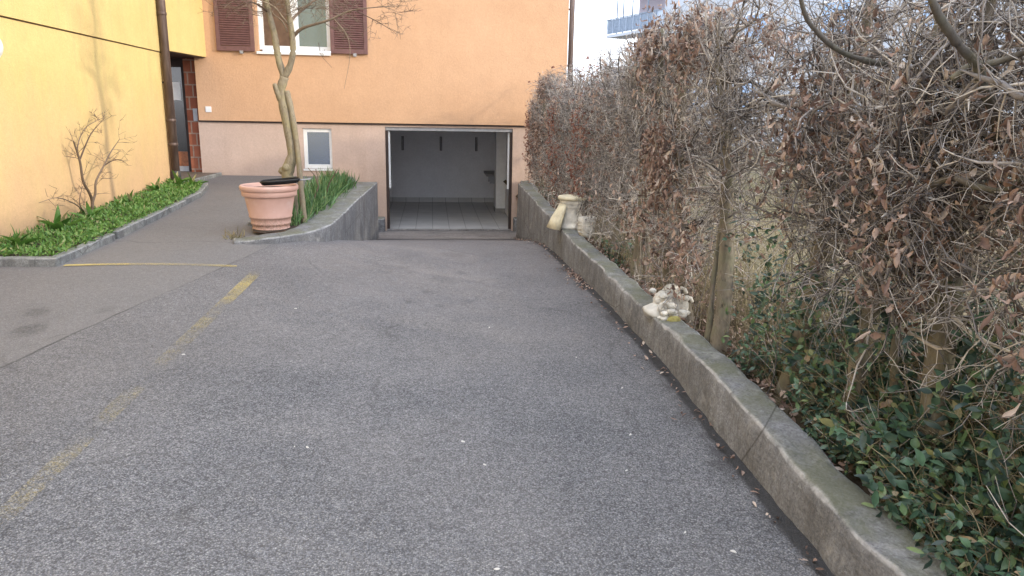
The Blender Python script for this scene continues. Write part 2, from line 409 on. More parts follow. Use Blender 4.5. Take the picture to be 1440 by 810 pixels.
# ------------------------------------------------------------------ light
L = Vector((-2.48, 1.25, -.76)).normalized()
sun = bpy.data.lights.new('sun', 'SUN'); so = bpy.data.objects.new('sun', sun); link(so)
sun.energy = 1.0; sun.angle = R(1.8); sun.color = (1., .88, .68)
so.rotation_euler = L.to_track_quat('-Z', 'Y').to_euler(); so.location = (8, -5, 8)
w = bpy.data.worlds.new('World'); sc.world = w; w.use_nodes = True
nt = w.node_tree; bg = nt.nodes['Background']
sky = nt.nodes.new('ShaderNodeTexSky'); sky.sky_type = 'NISHITA'; sky.sun_disc = False
sky.sun_elevation = math.asin(-L.z); sky.sun_rotation = math.atan2(-L.x, -L.y)
sky.air_density = 1.0; sky.dust_density = 4.0; sky.ozone_density = 1.0; sky.altitude = 400
# thin bright cloud veils most of the blue
veil = nt.nodes.new('ShaderNodeMix'); veil.data_type = 'RGBA'; veil.inputs[0].default_value = .85
nt.links.new(sky.outputs[0], veil.inputs[6]); veil.inputs[7].default_value = (8.0, 8.6, 9.8, 1)
nt.links.new(veil.outputs[2], bg.inputs[0]); bg.inputs[1].default_value = .15
sc.view_settings.view_transform = 'Standard'; sc.view_settings.look = 'None'; sc.view_settings.gamma = 1
sc.view_settings.use_curve_mapping = False
sc.view_settings.exposure = 1.27
sc.cycles.diffuse_bounces = 4; sc.cycles.glossy_bounces = 2; sc.cycles.transmission_bounces = 2; sc.cycles.max_bounces = 6; sc.cycles.transparent_max_bounces = 6

# ------------------------------------------------------------------ ground heights
def smooth(a, b, x):
    t = min(1, max(0, (x-a)/(b-a))); return t*t*(3-2*t)
RY = [0, 5, 6.5, 8, 9, 10, 11, 12.35, 14.2]; RZ = [0, 0, -.01, -.045, -.09, -.18, -.34, -.57, -.71]
def yard(y): return .24*smooth(1.5, 7.5, y)+.013*max(0, y-7.5)
def ramp(y): return float(np.mean([np.interp(y+d, RY, RZ) for d in (-.6, -.3, 0, .3, .6)])) if y < 12.5 else float(np.interp(y, RY, RZ))
def ground(x, y):
    k = smooth(6, 9.2, y); s = smooth(-3.2+k*1.9, .9, x)
    w_ = smooth(-1.45, -1.2, x); yl = yard(y)
    lv = yl*(1-w_)+(min(yl, 1.59-.174*y) if y < 12.35 else ramp(y))*w_
    und = .006*math.sin(1.7*x+.6*y)+.005*math.sin(.9*x-1.3*y+1)
    return lv*(1-s)+ramp(y)*s+und*(1 if y < 11 else .3)
def kerb_x(y): return float(np.interp(y, [-4, 1.4, 1.85, 2.2, 3, 4.3, 5.7, 7.7, 12.7, 12.85, 12.98, 14.2], [1.70, 1.56, 1.49, 1.44, 1.47, 1.515, 1.51, 1.485, 1.485, 1.49, 1.66, 1.69]))

def grid_sheet(name, xs, ys, hf, m, kind='structure'):
    V = [(x, y, hf(x, y)) for y in ys for x in xs]; nx = len(xs)
    F = [(j*nx+i, j*nx+i+1, (j+1)*nx+i+1, (j+1)*nx+i) for j in range(len(ys)-1) for i in range(nx-1)]
    o = mesh_np(name, V, F, m); o['kind'] = kind
    return o
grid_sheet('driveway', np.concatenate([[-30, -20, -12, -8], np.arange(-6, 1.86, .1)]), np.concatenate([[-30, -20, -10, -6], np.arange(-4, 14.36, .12)]), ground, M['asphalt'])
def garden_h(x, y): return .13+.02*math.sin(3*x+y)+.015*math.sin(5*y-2*x)-.25*max(0, 1-(x-1.55)/.12 if x < 1.67 else 0)
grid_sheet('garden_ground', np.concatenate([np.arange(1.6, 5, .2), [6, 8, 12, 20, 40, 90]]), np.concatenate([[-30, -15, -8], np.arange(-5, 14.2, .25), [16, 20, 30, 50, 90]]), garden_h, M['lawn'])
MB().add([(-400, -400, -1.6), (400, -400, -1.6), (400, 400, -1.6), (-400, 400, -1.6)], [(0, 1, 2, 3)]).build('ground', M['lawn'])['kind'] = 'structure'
# cement apron before the garage
A = MB(); xs = np.linspace(-.98, 1.72, 14); ys = np.linspace(12.35, 14.15, 10)
V = [(x, y, ramp(y)+.008) for y in ys for x in xs]
A.add(V, [(j*14+i, j*14+i+1, (j+1)*14+i+1, (j+1)*14+i) for j in range(9) for i in range(13)])
A.build('driveway_apron', M['apron'])['kind'] = 'structure'

# painted lines
def line_strip(name, p0, p1, w, wears, n=60):
    p0 = np.array(p0); p1 = np.array(p1); d = (p1-p0)/np.linalg.norm(p1-p0); q = np.array([-d[1], d[0]])*w/2
    V = []; W = []
    for i in range(n+1):
        c = p0+(p1-p0)*i/n
        for k in (-1, 0, 1):
            x, y = c+k*q; V.append((x, y, ground(x, y)+.006)); W.append(np.interp(i/n, *wears))
    F = [(i*3+k, i*3+k+1, (i+1)*3+k+1, (i+1)*3+k) for i in range(n) for k in (0, 1)]
    o = mesh_np(name, V, F, M['paint']); at = o.data.attributes.new('wear', 'FLOAT', 'POINT'); at.data.foreach_set('value', np.array(W, np.float32))
    o['kind'] = 'structure'; return o
line_strip('parking_line', (-1.69, 2.2), (-1.56, 6.6), .10, ([0, .2, .3, .45, .55, .7, .78, .86, .9, .95, 1], [-.12, -.12, -.12, -.11, -.12, -.10, -.14, -.08, .06, .05, -.1]))
line_strip('parking_line', (-3.16, 6.58), (-1.76, 6.73), .06, ([0, .35, .4, .55, .7, 1], [.18, .14, -.06, .1, .0, .06]))

# ------------------------------------------------------------------ the house
FY = 14.2; NX = np.array([1, 0, 0])
house = thing('house', 'orange and yellow rendered house with open garage at the foot of the ramp', 'house', (0, FY, 0))
def H(mb, name, m, parent=None, bevel=0):
    o = mb.build(name, m, None, bevel)
    p = parent or house
    o.parent = p
    o.matrix_parent_inverse = Matrix.Translation(-Vector((0, FY, 0)))
    return o
def wall_with_holes(x0, x1, z0, z1, y0, y1, holes):
    mb = MB()
    xs = sorted({x0, x1, *[h[0] for h in holes], *[h[1] for h in holes]}); zs = sorted({z0, z1, *[h[2] for h in holes], *[h[3] for h in holes]})
    idx = {}
    def vid(i, j, k):
        key = (i, j, k)
        if key not in idx:
            idx[key] = len(mb.v); mb.v.append((xs[i], (y0, y1)[k], zs[j])); mb.n += 1
        return idx[key]
    def solid(i, j):
        if not (0 <= i < len(xs)-1 and 0 <= j < len(zs)-1): return False
        cx = (xs[i]+xs[i+1])/2; cz = (zs[j]+zs[j+1])/2
        return not any(h[0] < cx < h[1] and h[2] < cz < h[3] for h in holes)
    def q(*f): mb.f.append(f); mb.sm.append(False)
    for i in range(len(xs)-1):
        for j in range(len(zs)-1):
            if not solid(i, j): continue
            a = [vid(i, j, 0), vid(i+1, j, 0), vid(i+1, j+1, 0), vid(i, j+1, 0)]; b = [vid(i, j, 1), vid(i+1, j, 1), vid(i+1, j+1, 1), vid(i, j+1, 1)]
            q(*a); q(*b[::-1])
            if not solid(i-1, j): q(a[3], b[3], b[0], a[0])
            if not solid(i+1, j): q(a[1], b[1], b[2], a[2])
            if not solid(i, j-1): q(a[0], b[0], b[1], a[1])
            if not solid(i, j+1): q(a[2], b[2], b[3], a[3])
    return mb
WIN = (-3.06, -1.80, 2.53, 3.92); SW = (-2.37, -1.85, .46, 1.20); GAR = (-.87, 1.53, -.72, 1.25)
H(wall_with_holes(-4.18, 2.52, 1.315, 6.2, FY-.05, FY+.30, [WIN]), 'upper_wall', M['plaster_orange'])
H(wall_with_holes(-4.21, 2.50, -1.2, 1.285, FY, FY+.295, [SW, GAR]), 'plinth_wall', M['plaster_pink'])
H(MB().box(-4.19, 2.51, FY-.03, FY+.29, 1.287, 1.313), 'shadow_gap', M['dark_brown'])
H(MB().box(2.17, 2.515, FY+.305, FY+9, -.5, 6.2), 'side_wall', M['plaster_orange'])
r_ = MB(); r_.hexa([(-9.5, 6.5, 6.22), (3.1, 13.5, 6.22), (3.1, 23.8, 6.22), (-9.5, 23.8, 6.22)], [(-9.5, 6.5, 6.36), (3.1, 13.5, 6.36), (3.1, 23.8, 6.36), (-9.5, 23.8, 6.36)])
# roof follows both wings: a slab over the main block and a slab over the left wing
r_ = MB().box(-4.1, 3.0, FY-.55, FY+9.3, 6.21, 6.36); H(r_, 'roof', M['dark_brown'])

# main window
wn = H(MB().box(WIN[0]+.002, WIN[1]-.002, FY+.02, FY+.05, WIN[2]+.04, WIN[2]+.11).box(WIN[0]+.002, WIN[1]-.002, FY+.02, FY+.05, WIN[3]-.09, WIN[3]-.002)
       .box(WIN[0]+.002, WIN[0]+.09, FY+.02, FY+.05, WIN[2]+.112, WIN[3]-.092).box(WIN[1]-.07, WIN[1]-.002, FY+.02, FY+.05, WIN[2]+.112, WIN[3]-.092)
       .box(-2.50, -2.36, FY+.015, FY+.055, WIN[2]+.112, WIN[3]-.092), 'window', M['white'], bevel=.004)
def sub(mb, name, m, par):
    o = mb.build(name, m); o.parent = par; o.matrix_parent_inverse = (Matrix.Translation(-Vector((0, FY, 0)))) @ Matrix.Identity(4)
    o.matrix_parent_inverse = Matrix.Identity(4)
    return o
sub(MB().box(-2.37, WIN[1]-.06, FY+.035, FY+.041, WIN[2]+.10, WIN[3]-.08), 'pane', M['glass'], wn)
sub(MB().box(WIN[0]+.08, -2.49, FY+.038, FY+.044, WIN[2]+.10, WIN[3]-.08), 'pane', M['curtain'], wn)
H(MB().box(WIN[0]-.03, WIN[1]+.0, FY-.095, FY+.045, WIN[2]-.045, WIN[2]+.002), 'window_sill', M['white'], bevel=.004)
# shutters with louvres
def shutter(x0, x1):
    fr = MB(); y0, y1 = FY-.105, FY-.06; z0, z1 = 2.525, 3.95; e = .065
    fr.box(x0, x0+e, y0, y1, z0, z1).box(x1-e, x1, y0, y1, z0, z1).box(x0+e, x1-e, y0, y1, z0, z0+.085).box(x0+e, x1-e, y0, y1, z1-.08, z1)
    sh = H(fr, 'shutter', M['brown_metal'], bevel=.004)
    sl = MB(); z = z0+.095
    while z < z1-.09:
        sl.hexa([(x0+e-.003, y0+.004, z), (x1-e+.003, y0+.004, z), (x1-e+.003, y0+.034, z+.034), (x0+e-.003, y0+.034, z+.034)],
                [(x0+e-.003, y0+.000, z+.010), (x1-e+.003, y0+.000, z+.010), (x1-e+.003, y0+.030, z+.044), (x0+e-.003, y0+.030, z+.044)])
        z += .038
    sub(sl, 'louvre_panel', M['brown_metal'], sh)
    xm = (x0+x1)/2+.1
    sub(MB().box(xm-.012, xm+.012, FY-.13, FY-.05, z0-.045, z0-.02).box(xm-.03, xm+.03, FY-.12, FY-.105, z0-.04, z0+.01), 'shutter_catch', M['grey_metal'], sh)
shutter(-3.77, -3.12); shutter(-1.795, -1.14)
# small cellar window
sw = H(MB().box(SW[0]+.002, SW[0]+.07, FY+.035, FY+.075, SW[2]+.002, SW[3]-.002).box(SW[1]-.05, SW[1]-.002, FY+.035, FY+.075, SW[2]+.002, SW[3]-.002)
       .box(SW[0]+.07, SW[1]-.05, FY+.035, FY+.075, SW[2]+.002, SW[2]+.08).box(SW[0]+.07, SW[1]-.05, FY+.035, FY+.075, SW[3]-.07, SW[3]-.002), 'cellar_window', M['white'], bevel=.004)
sub(MB().box(SW[0]+.06, SW[1]-.04, FY+.055, FY+.062, SW[2]+.06, SW[3]-.05), 'pane', M['glass_frost'], sw)
H(MB().box(SW[0]-.01, SW[1]+.01, FY-.03, FY+.034, SW[2]-.03, SW[2]+.0), 'cellar_window_sill', M['white'])
# garage: frame, raised door edge, tracks, room
for x_ in (GAR[0]+.002, GAR[1]-.05): H(MB().box(x_, x_+.048, FY+.02, FY+.13, GAR[2], GAR[3]-.07), 'garage_frame', M['dark_brown'])
gd = H(MB().box(GAR[0]+.004, GAR[1]-.004, FY+.03, FY+.10, GAR[3]-.065, GAR[3]-.004).box(GAR[0]+.1, GAR[1]-.1, FY+.32, FY+2.5, GAR[3]-.05, GAR[3]-.01), 'garage_door', M['grey_metal'], bevel=.004)
for x_ in (GAR[0]+.052, GAR[1]-.085): sub(MB().box(x_, x_+.033, FY+.10, FY+.135, .1, GAR[3]-.07), 'door_track', M['white'], gd)
H(MB().box(-1.95, 1.66, FY+4.5, FY+4.7, -.7, 1.5), 'garage_back_wall', M['plaster_white'])
H(MB().box(1.66, 1.86, FY+.3, FY+4.7, -.7, 1.5), 'garage_side_wall', M['plaster_white'])
H(MB().box(-2.15, -1.95, FY+.3, FY+4.7, -.7, 1.5), 'garage_side_wall', M['plaster_white'])
H(MB().box(-2.15, 1.86, FY+.3, FY+4.7, 1.50, 1.62), 'garage_ceiling', M['plaster_white'])
H(MB().box(1.44, 1.658, FY+2.55, FY+3.0, -.60, 1.498).box(1.56, 1.658, FY+3.0, FY+3.5, -.60, 1.498), 'garage_pillar', M['white'])
H(MB().box(1.43, 1.658, FY+2.54, FY+3.01, -.698, -.602), 'pillar_foot', M['shelf'])
H(MB().box(-2.3, 1.9, FY+.05, FY+4.7, -.78, -.70), 'garage_floor', M['tiles'])
H(MB().box(GAR[0], GAR[1], FY-.02, FY+.048, -.80, -.672), 'threshold', M['apron'], bevel=.006)
H(MB().box(-1.94, 1.655, FY+4.482, FY+4.499, -.699, -.585), 'skirting', M['tiles'])
for x_, x2_ in ((-1.10, GAR[0]-.03), (GAR[1]+.03, 1.78)): H(MB().box(x_, x2_, FY-.30, FY-.002, -.85, -.43), 'plinth_block', M['concrete'], bevel=.02)

# left wing: wall in its own slightly turned direction
a = R(-1.8); wd = np.array([math.sin(a), math.cos(a)]); W0 = np.array([-4.15, 12.42])
def wp(s, off=0): p = W0+wd*s+np.array([math.cos(a), -math.sin(a)])*off; return p
def slab(s0, s1, o0, o1, z0, z1):
    c = [wp(s0, o0), wp(s0, o1), wp(s1, o1), wp(s1, o0)]
    return MB().hexa([(p[0], p[1], z0) for p in c], [(p[0], p[1], z1) for p in c])
H(slab(-17, 0, -.35, 0, -.4, 2.355), 'wing_wall', M['plaster_yellow'])
H(slab(-17, 0, -.35, .012, 2.372, 6.2), 'wing_upper_wall', M['plaster_yellow'])
H(slab(-17, -.002, -.34, -.012, 2.357, 2.37), 'shadow_gap', M['ledge'])
H(slab(-17, 1.6, -6, .45, 6.205, 6.35), 'wing_roof', M['dark_brown'])
# bay over the porch: runs from the wing to the main facade
p0 = wp(.003, .008); p1 = np.array([-3.97, FY-.052])
lo = [(p0[0], p0[1]), (p1[0], p1[1]), (-4.176, FY-.052), (-4.176, FY+.6), (-6.5, FY+.6), (-6.5, p0[1]+.01)]
H(MB().hexa([(x, y, 2.41) for x, y in lo], [(x, y, 6.2) for x, y in lo]), 'porch_bay', M['plaster_yellow'])
lo2 = [(x+(.03 if i in (0, 1) else 0)*-1, y) for i, (x, y) in enumerate(lo)]
H(MB().hexa([(x, y, 2.395) for x, y in lo2], [(x, y, 2.408) for x, y in lo2]), 'porch_soffit', M['dark_brown'])
H(MB().hexa([(x, y, .3) for x, y in ((-6.4, 12.45), (-6.1, 12.45), (-6.1, FY+.5), (-6.4, FY+.5))], [(x, y, 2.39) for x, y in ((-6.4, 12.45), (-6.1, 12.45), (-6.1, FY+.5), (-6.4, FY+.5))]), 'porch_side_wall', M['plaster_orange'])
# brick pier and door
H(MB().box(-4.42, -4.215, FY+.08, FY+.4, .2, 2.39), 'brick_pier', M['brick'])
dr = H(MB().box(-5.62, -5.52, FY+.18, FY+.26, .38, 2.39).box(-4.49, -4.423, FY+.16, FY+.26, .38, 2.39).box(-5.52, -4.49, FY+.18, FY+.26, 2.24, 2.39), 'front_door', M['dark_brown'])
sub(MB().box(-4.755, -4.685, FY+.175, FY+.235, .48, 2.238).box(-5.518, -5.44, FY+.175, FY+.235, .48, 2.238).box(-5.44, -4.755, FY+.18, FY+.235, 2.14, 2.238)
    .box(-4.685, -4.492, FY+.178, FY+.235, .475, .74).box(-5.44, -4.755, FY+.178, FY+.235, .475, .74), 'door_leaf', M['wood_orange'], dr)
sub(MB().box(-4.684, -4.491, FY+.20, FY+.21, .74, 2.238).box(-5.439, -4.756, FY+.2, FY+.21, .74, 2.139), 'pane', M['glass_dark'], dr)
sub(MB().box(-5.518, -4.492, FY+.165, FY+.236, .382, .473), 'kick_plate', M['grey_metal'], dr)
sub(MB().box(-4.67, -4.53, FY+.192, FY+.199, 1.66, 1.98), 'notice', M['white'], dr)
H(MB().box(-4.31, -4.235, FY+.065, FY+.079, 1.30, 1.52), 'bell_panel', M['grey_metal'])
H(MB().box(-4.05, -3.95, FY-.062, FY-.051, 1.46, 1.56), 'switch_plate', M['white'], bevel=.003)
# porch landing
lo = [(-4.16, 12.44), (-4.03, 12.30), (-3.92, FY-.01), (-4.2, FY-.01), (-4.21, FY+.39), (-6, FY+.39), (-6, 12.44)]
H(MB().hexa([(x, y, .0) for x, y in lo], [(x, y, .375) for x, y in lo]), 'porch_step', M['paving'], bevel=.01)
lo = [(-4.025, 12.28), (-3.965, 12.28), (-3.86, FY-.01), (-3.915, FY-.01)]
H(MB().hexa([(x, y, .0) for x, y in lo], [(x, y, .382) for x, y in lo]), 'step_edging', M['granite'], bevel=.01)
# pipes
def pipe(x, y, z0, z1, r, name, joints, shoe=True):
    mb = MB().tube([(x, y, z0), (x, y, z1)], r, 20)
    o = H(mb, name, M['pipe'])
    for z in joints: sub(MB().lathe([(r+.004, 0), (r+.008, .01), (r+.008, .035), (r+.002, .05)], (x, y, z), 20), 'pipe_collar', M['pipe'], o)
    if shoe: sub(MB().lathe([(r+.012, 0), (r+.012, .26), (r+.004, .29)], (x, y, z0-.01), 20), 'pipe_shoe', M['pipe_dark'], o)
    for z in (1.9, 3.4): sub(MB().box(x-.09, x+.02, y-.012, y+.012, z, z+.03), 'pipe_bracket', M['dark_brown'], o)
    return o
pipe(-4.065, 12.34, .28, 6.2, .062, 'downspout', (.95, 1.32, 2.9, 4.2))
pipe(2.585, FY-.02, -.2, 6.2, .05, 'downspout', (1.6, 2.4, 4.0), False)

# globe lamp on the wing wall
lp = wp(-5.24, 0)
lamp = thing('wall_lamp', 'white round wall lamp on the yellow wall at the left edge', 'lamp', (lp[0], lp[1], 2.06))
MB().lathe([(.06, .0), (.075, .01), (.075, .03), (.06, .035)], (.05, 0, -.17), 24).build('lamp_base', M['dark_brown'], lamp)
pr = [(.001+.145*math.sin(t), -.145*math.cos(t)) for t in np.linspace(.62, PI, 18)]
MB().lathe(pr, (.10, 0, 0), 32).build('lamp_shade', M['white'], lamp)

# things in the garage
shelf = thing('wall_shelf', 'small grey shelf fixed on the right wall inside the garage', 'shelf', (1.4, FY+3.6, .06))
MB().box(-.12, .255, -.35, .75, 0, .05).build('board', M['shelf'], shelf)
for y_ in (0, .5): MB().box(-.02, .255, y_, y_+.03, -.2, -.001).build('bracket', M['grey_metal'], shelf)
hk = None
for i, (x, nm) in enumerate(((-.72, 'leftmost'), (.22, 'middle'), (1.10, 'rightmost'))):
    if hk is None:
        hk = thing('wall_hook', '', 'hook', (x, FY+4.48, .60), group='bike hooks on the garage back wall')
        MB().tube([(0, 0, .0), (0, -.02, .01), (0, -.02, .28), (0, -.10, .31), (0, -.14, .27), (0, -.15, .2)], .018, 8).build('hook_arm', M['grey_metal'], hk)
        MB().box(-.028, .028, -.004, .015, -.02, .32).build('back_plate', M['dark_brown'], hk)
        o = hk
    else:
        o = copy_tree(hk); o.location = (x, FY+4.48, .60)
    o['label'] = f'dark metal hook on the garage back wall, {nm} of the three'

# ------------------------------------------------------------------ concrete walls (lofted, roughened)
def vnoise(p, s, seed=0):
    from mathutils import noise as mn
    return mn.noise(Vector((p[0]*s+seed, p[1]*s-seed, p[2]*s+3*seed)))
def rough_loft(rings, name, m, amp=.006, parent=None, close_ends=True):
    """rings: list of closed cross sections with the same count"""
    n = len(rings[0]); V = []; F = []
    for r in rings:
        for p in r:
            p = np.array(p, float)
            d = np.array([vnoise(p, 4, 1), vnoise(p, 4, 7), vnoise(p, 4, 13)])*amp*1.6+np.array([vnoise(p, 17, 2), vnoise(p, 17, 5), vnoise(p, 17, 9)])*amp*.9
            V.append(p+d)
    for i in range(len(rings)-1):
        for k in range(n):
            k2 = (k+1) % n; F.append((i*n+k, i*n+k2, (i+1)*n+k2, (i+1)*n+k))
    mb = MB().add(V, F, True)
    if close_ends: mb.f += [tuple(range(n))[::-1], tuple((len(rings)-1)*n+k for k in range(n))]; mb.sm += [False, False]
    return mb.build(name, m, parent)
def section(x0, x1, z0, z1, r=.018, nside=5, ntop=5):
    """wall profile in (offset, z) from front bottom, up, over, down; rounded edges"""
    P = [(x0, z0+(z1-r-z0)*k/nside) for k in range(nside+1)]
    P += [(x0+r*(1-math.cos(t)), z1-r+r*math.sin(t)) for t in (PI/6, PI/3, PI/2)]
    P += [(x0+r+(x1-x0-2*r)*k/ntop, z1) for k in range(1, ntop+1)]
    P += [(x1-r*.3, z1-r*.3), (x1, z1-r), (x1, z0)]
    return P
rings = []
for y in np.arange(-6, 14.16, .05):
    z1 = float(np.interp(y, [-6, 2, 2.8, 3.6, 4.5, 6, 8.3, 12.3, 12.9, 13, 14.2], [.2, .20, .225, .25, .24, .225, .27, .35, .36, .27, .27])) + .004*math.sin(9*y)+.006*math.sin(2.3*y)
    zb = ramp(y)-.12
    th = float(np.interp(y, [1.6, 2.1, 2.6, 3, 5, 13], [.27, .215, .19, .185, .17, .20]))
    x = kerb_x(y)+.006*math.sin(3.1*y)
    edge = .018+.02*max(0, vnoise((y, 0, 0), 2.2, 4))+.07*max(0, vnoise((y, 0, 0), 5, 8)-.22)
    sec = section(x, x+th, zb, z1, edge)
    base_in = .02
    rings.append([(px+(-base_in*(1-min(1, max(0, (pz-zb)/(z1-zb)))) if px < x+.05 else 0), y, pz) for px, pz in sec])
o = rough_loft(rings, 'retaining_wall', M['concrete'], .0085)
tag(o, 'long low mossy concrete wall along the hedge, growing taller down to the garage', 'wall')

front = [(-.93, 12.80), (-.955, 12.3), (-1.0, 11.4), (-1.05, 10.5), (-1.08, 9.6), (-1.11, 8.95), (-1.15, 8.45), (-1.24, 8.08), (-1.44, 7.78), (-1.74, 7.58), (-1.98, 7.52)]
def catmull(P, n=8):
    P = np.array(P, float); Q = np.vstack([2*P[0]-P[1], P, 2*P[-1]-P[-2]]); out = []
    for i in range(1, len(Q)-2):
        for k in range(n):
            t = k/n; a_, b_, c_, d_ = Q[i-1], Q[i], Q[i+1], Q[i+2]
            out.append(.5*((2*b_)+(-a_+c_)*t+(2*a_-5*b_+4*c_-d_)*t*t+(-a_+3*b_-3*c_+d_)*t**3))
    out.append(P[-1]); return np.array(out)
fc = catmull(front); tg = np.gradient(fc, axis=0); tg /= np.linalg.norm(tg, axis=1)[:, None]
nin = np.stack([tg[:, 1], -tg[:, 0]], 1)     # towards the bed
rings = []
for i, (p, q) in enumerate(zip(fc, nin)):
    f = i/(len(fc)-1); th = .34-.14*smooth(.55, 1, f)
    z1 = yard(p[1])+.055-.02*smooth(.8, 1, f); zb = min(ramp(p[1]), yard(p[1]))-.15
    rings.append([(p[0]+q[0]*ox, p[1]+q[1]*ox, pz) for ox, pz in section(0, th, zb, z1, .02)])
o = rough_loft(rings, 'planter_wall', M['concrete'], .005)
tag(o, 'short curved concrete wall holding the bulb bed beside the garage ramp', 'wall')

# ------------------------------------------------------------------ leaves and twigs in numpy
def leaf_mesh(P, D, N, size, width, curl, fold=.15, rows=4, wprof=(.18, .5, .40, .03), crumple=0):
    """leaves at P along D with face normal near N; arrays (n,3),(n,); returns V, F"""
    n = len(P); D = D/np.linalg.norm(D, axis=1)[:, None]
    S = np.cross(D, N); S /= np.linalg.norm(S, axis=1)[:, None]+1e-9; N = np.cross(S, D)
    u = np.linspace(0, 1, rows); wp_ = np.interp(u, np.linspace(0, 1, len(wprof)), wprof)
    V = np.zeros((n, rows, 3, 3))
    for i in range(rows):
        ang = curl*u[i]
        along = np.where(np.abs(curl) > 1e-3, np.sin(ang)/np.where(np.abs(curl) > 1e-3, curl, 1), u[i])*size
        out = np.where(np.abs(curl) > 1e-3, (1-np.cos(ang))/np.where(np.abs(curl) > 1e-3, curl, 1), 0)*size
        for j, s in enumerate((-1, 0, 1)):
            V[:, i, j] = P + D*along[:, None] + N*(out + (fold*abs(s)*wp_[i]*width))[:, None] + S*(s*wp_[i]*width)[:, None]
    if crumple: V += rng.normal(size=V.shape)*(width*crumple)[:, None, None, None]*u[None, :, None, None]**.5
    base = np.arange(n)[:, None]*rows*3
    F = []
    for i in range(rows-1):
        for j in (0, 1):
            a_ = i*3+j; F.append(np.stack([base[:, 0]+a_, base[:, 0]+a_+1, base[:, 0]+a_+4, base[:, 0]+a_+3], 1))
    return V.reshape(-1, 3), np.concatenate(F, 0)

def runit(n):
    v = rng.normal(size=(n, 3)); return v/np.linalg.norm(v, axis=1)[:, None]

class Tubes:
    def __init__(s): s.V = []; s.F = []; s.n = 0
    def add(s, pts, rad, sides=3):
        pts = np.asarray(pts, float); n = len(pts)
        if n < 2: return
        t = np.empty_like(pts); t[1:-1] = pts[2:]-pts[:-2]; t[0] = pts[1]-pts[0]; t[-1] = pts[-1]-pts[-2]
        t /= np.linalg.norm(t, axis=1)[:, None]+1e-9
        m = pts[-1]-pts[0]; k = int(np.argmin(np.abs(m))); ref = np.zeros(3); ref[k] = 1
        u = np.cross(t, ref); u /= np.linalg.norm(u, axis=1)[:, None]+1e-9; w_ = np.cross(t, u)
        a_ = np.arange(sides)*2*PI/sides
        V = pts[:, None]+np.asarray(rad)[:, None, None]*(np.cos(a_)[None, :, None]*u[:, None]+np.sin(a_)[None, :, None]*w_[:, None])
        i = np.arange(n-1)[:, None]*sides; k_ = np.arange(sides)[None]; k2 = (k_+1) % sides
        F = np.stack([i+k_, i+k2, i+sides+k2, i+sides+k_], -1).reshape(-1, 4)+s.n
        s.V.append(V.reshape(-1, 3)); s.F.append(F); s.n += n*sides
    def build(s, name, m, parent=None):
        return mesh_np(name, np.concatenate(s.V), np.concatenate(s.F), m, parent)

def walk(p, d, Lg, r0, r1, step, kink, box=None, lift=0., sag=0.):
    n = max(2, int(round(Lg/step))); pts = [p]; d = d/np.linalg.norm(d)
    for i in range(n):
        d = d+rng.normal(size=3)*kink; d[2] += lift-sag*i/n; d /= np.linalg.norm(d)
        p = p+d*(Lg/n)
        if box is not None and (p[0] < box[0] or p[0] > box[1] or p[1] < box[2] or p[1] > box[3] or p[2] < box[4] or p[2] > box[5]):
            break
        pts.append(p)
    pts = np.array(pts); return pts, np.linspace(r0, r1, len(pts))

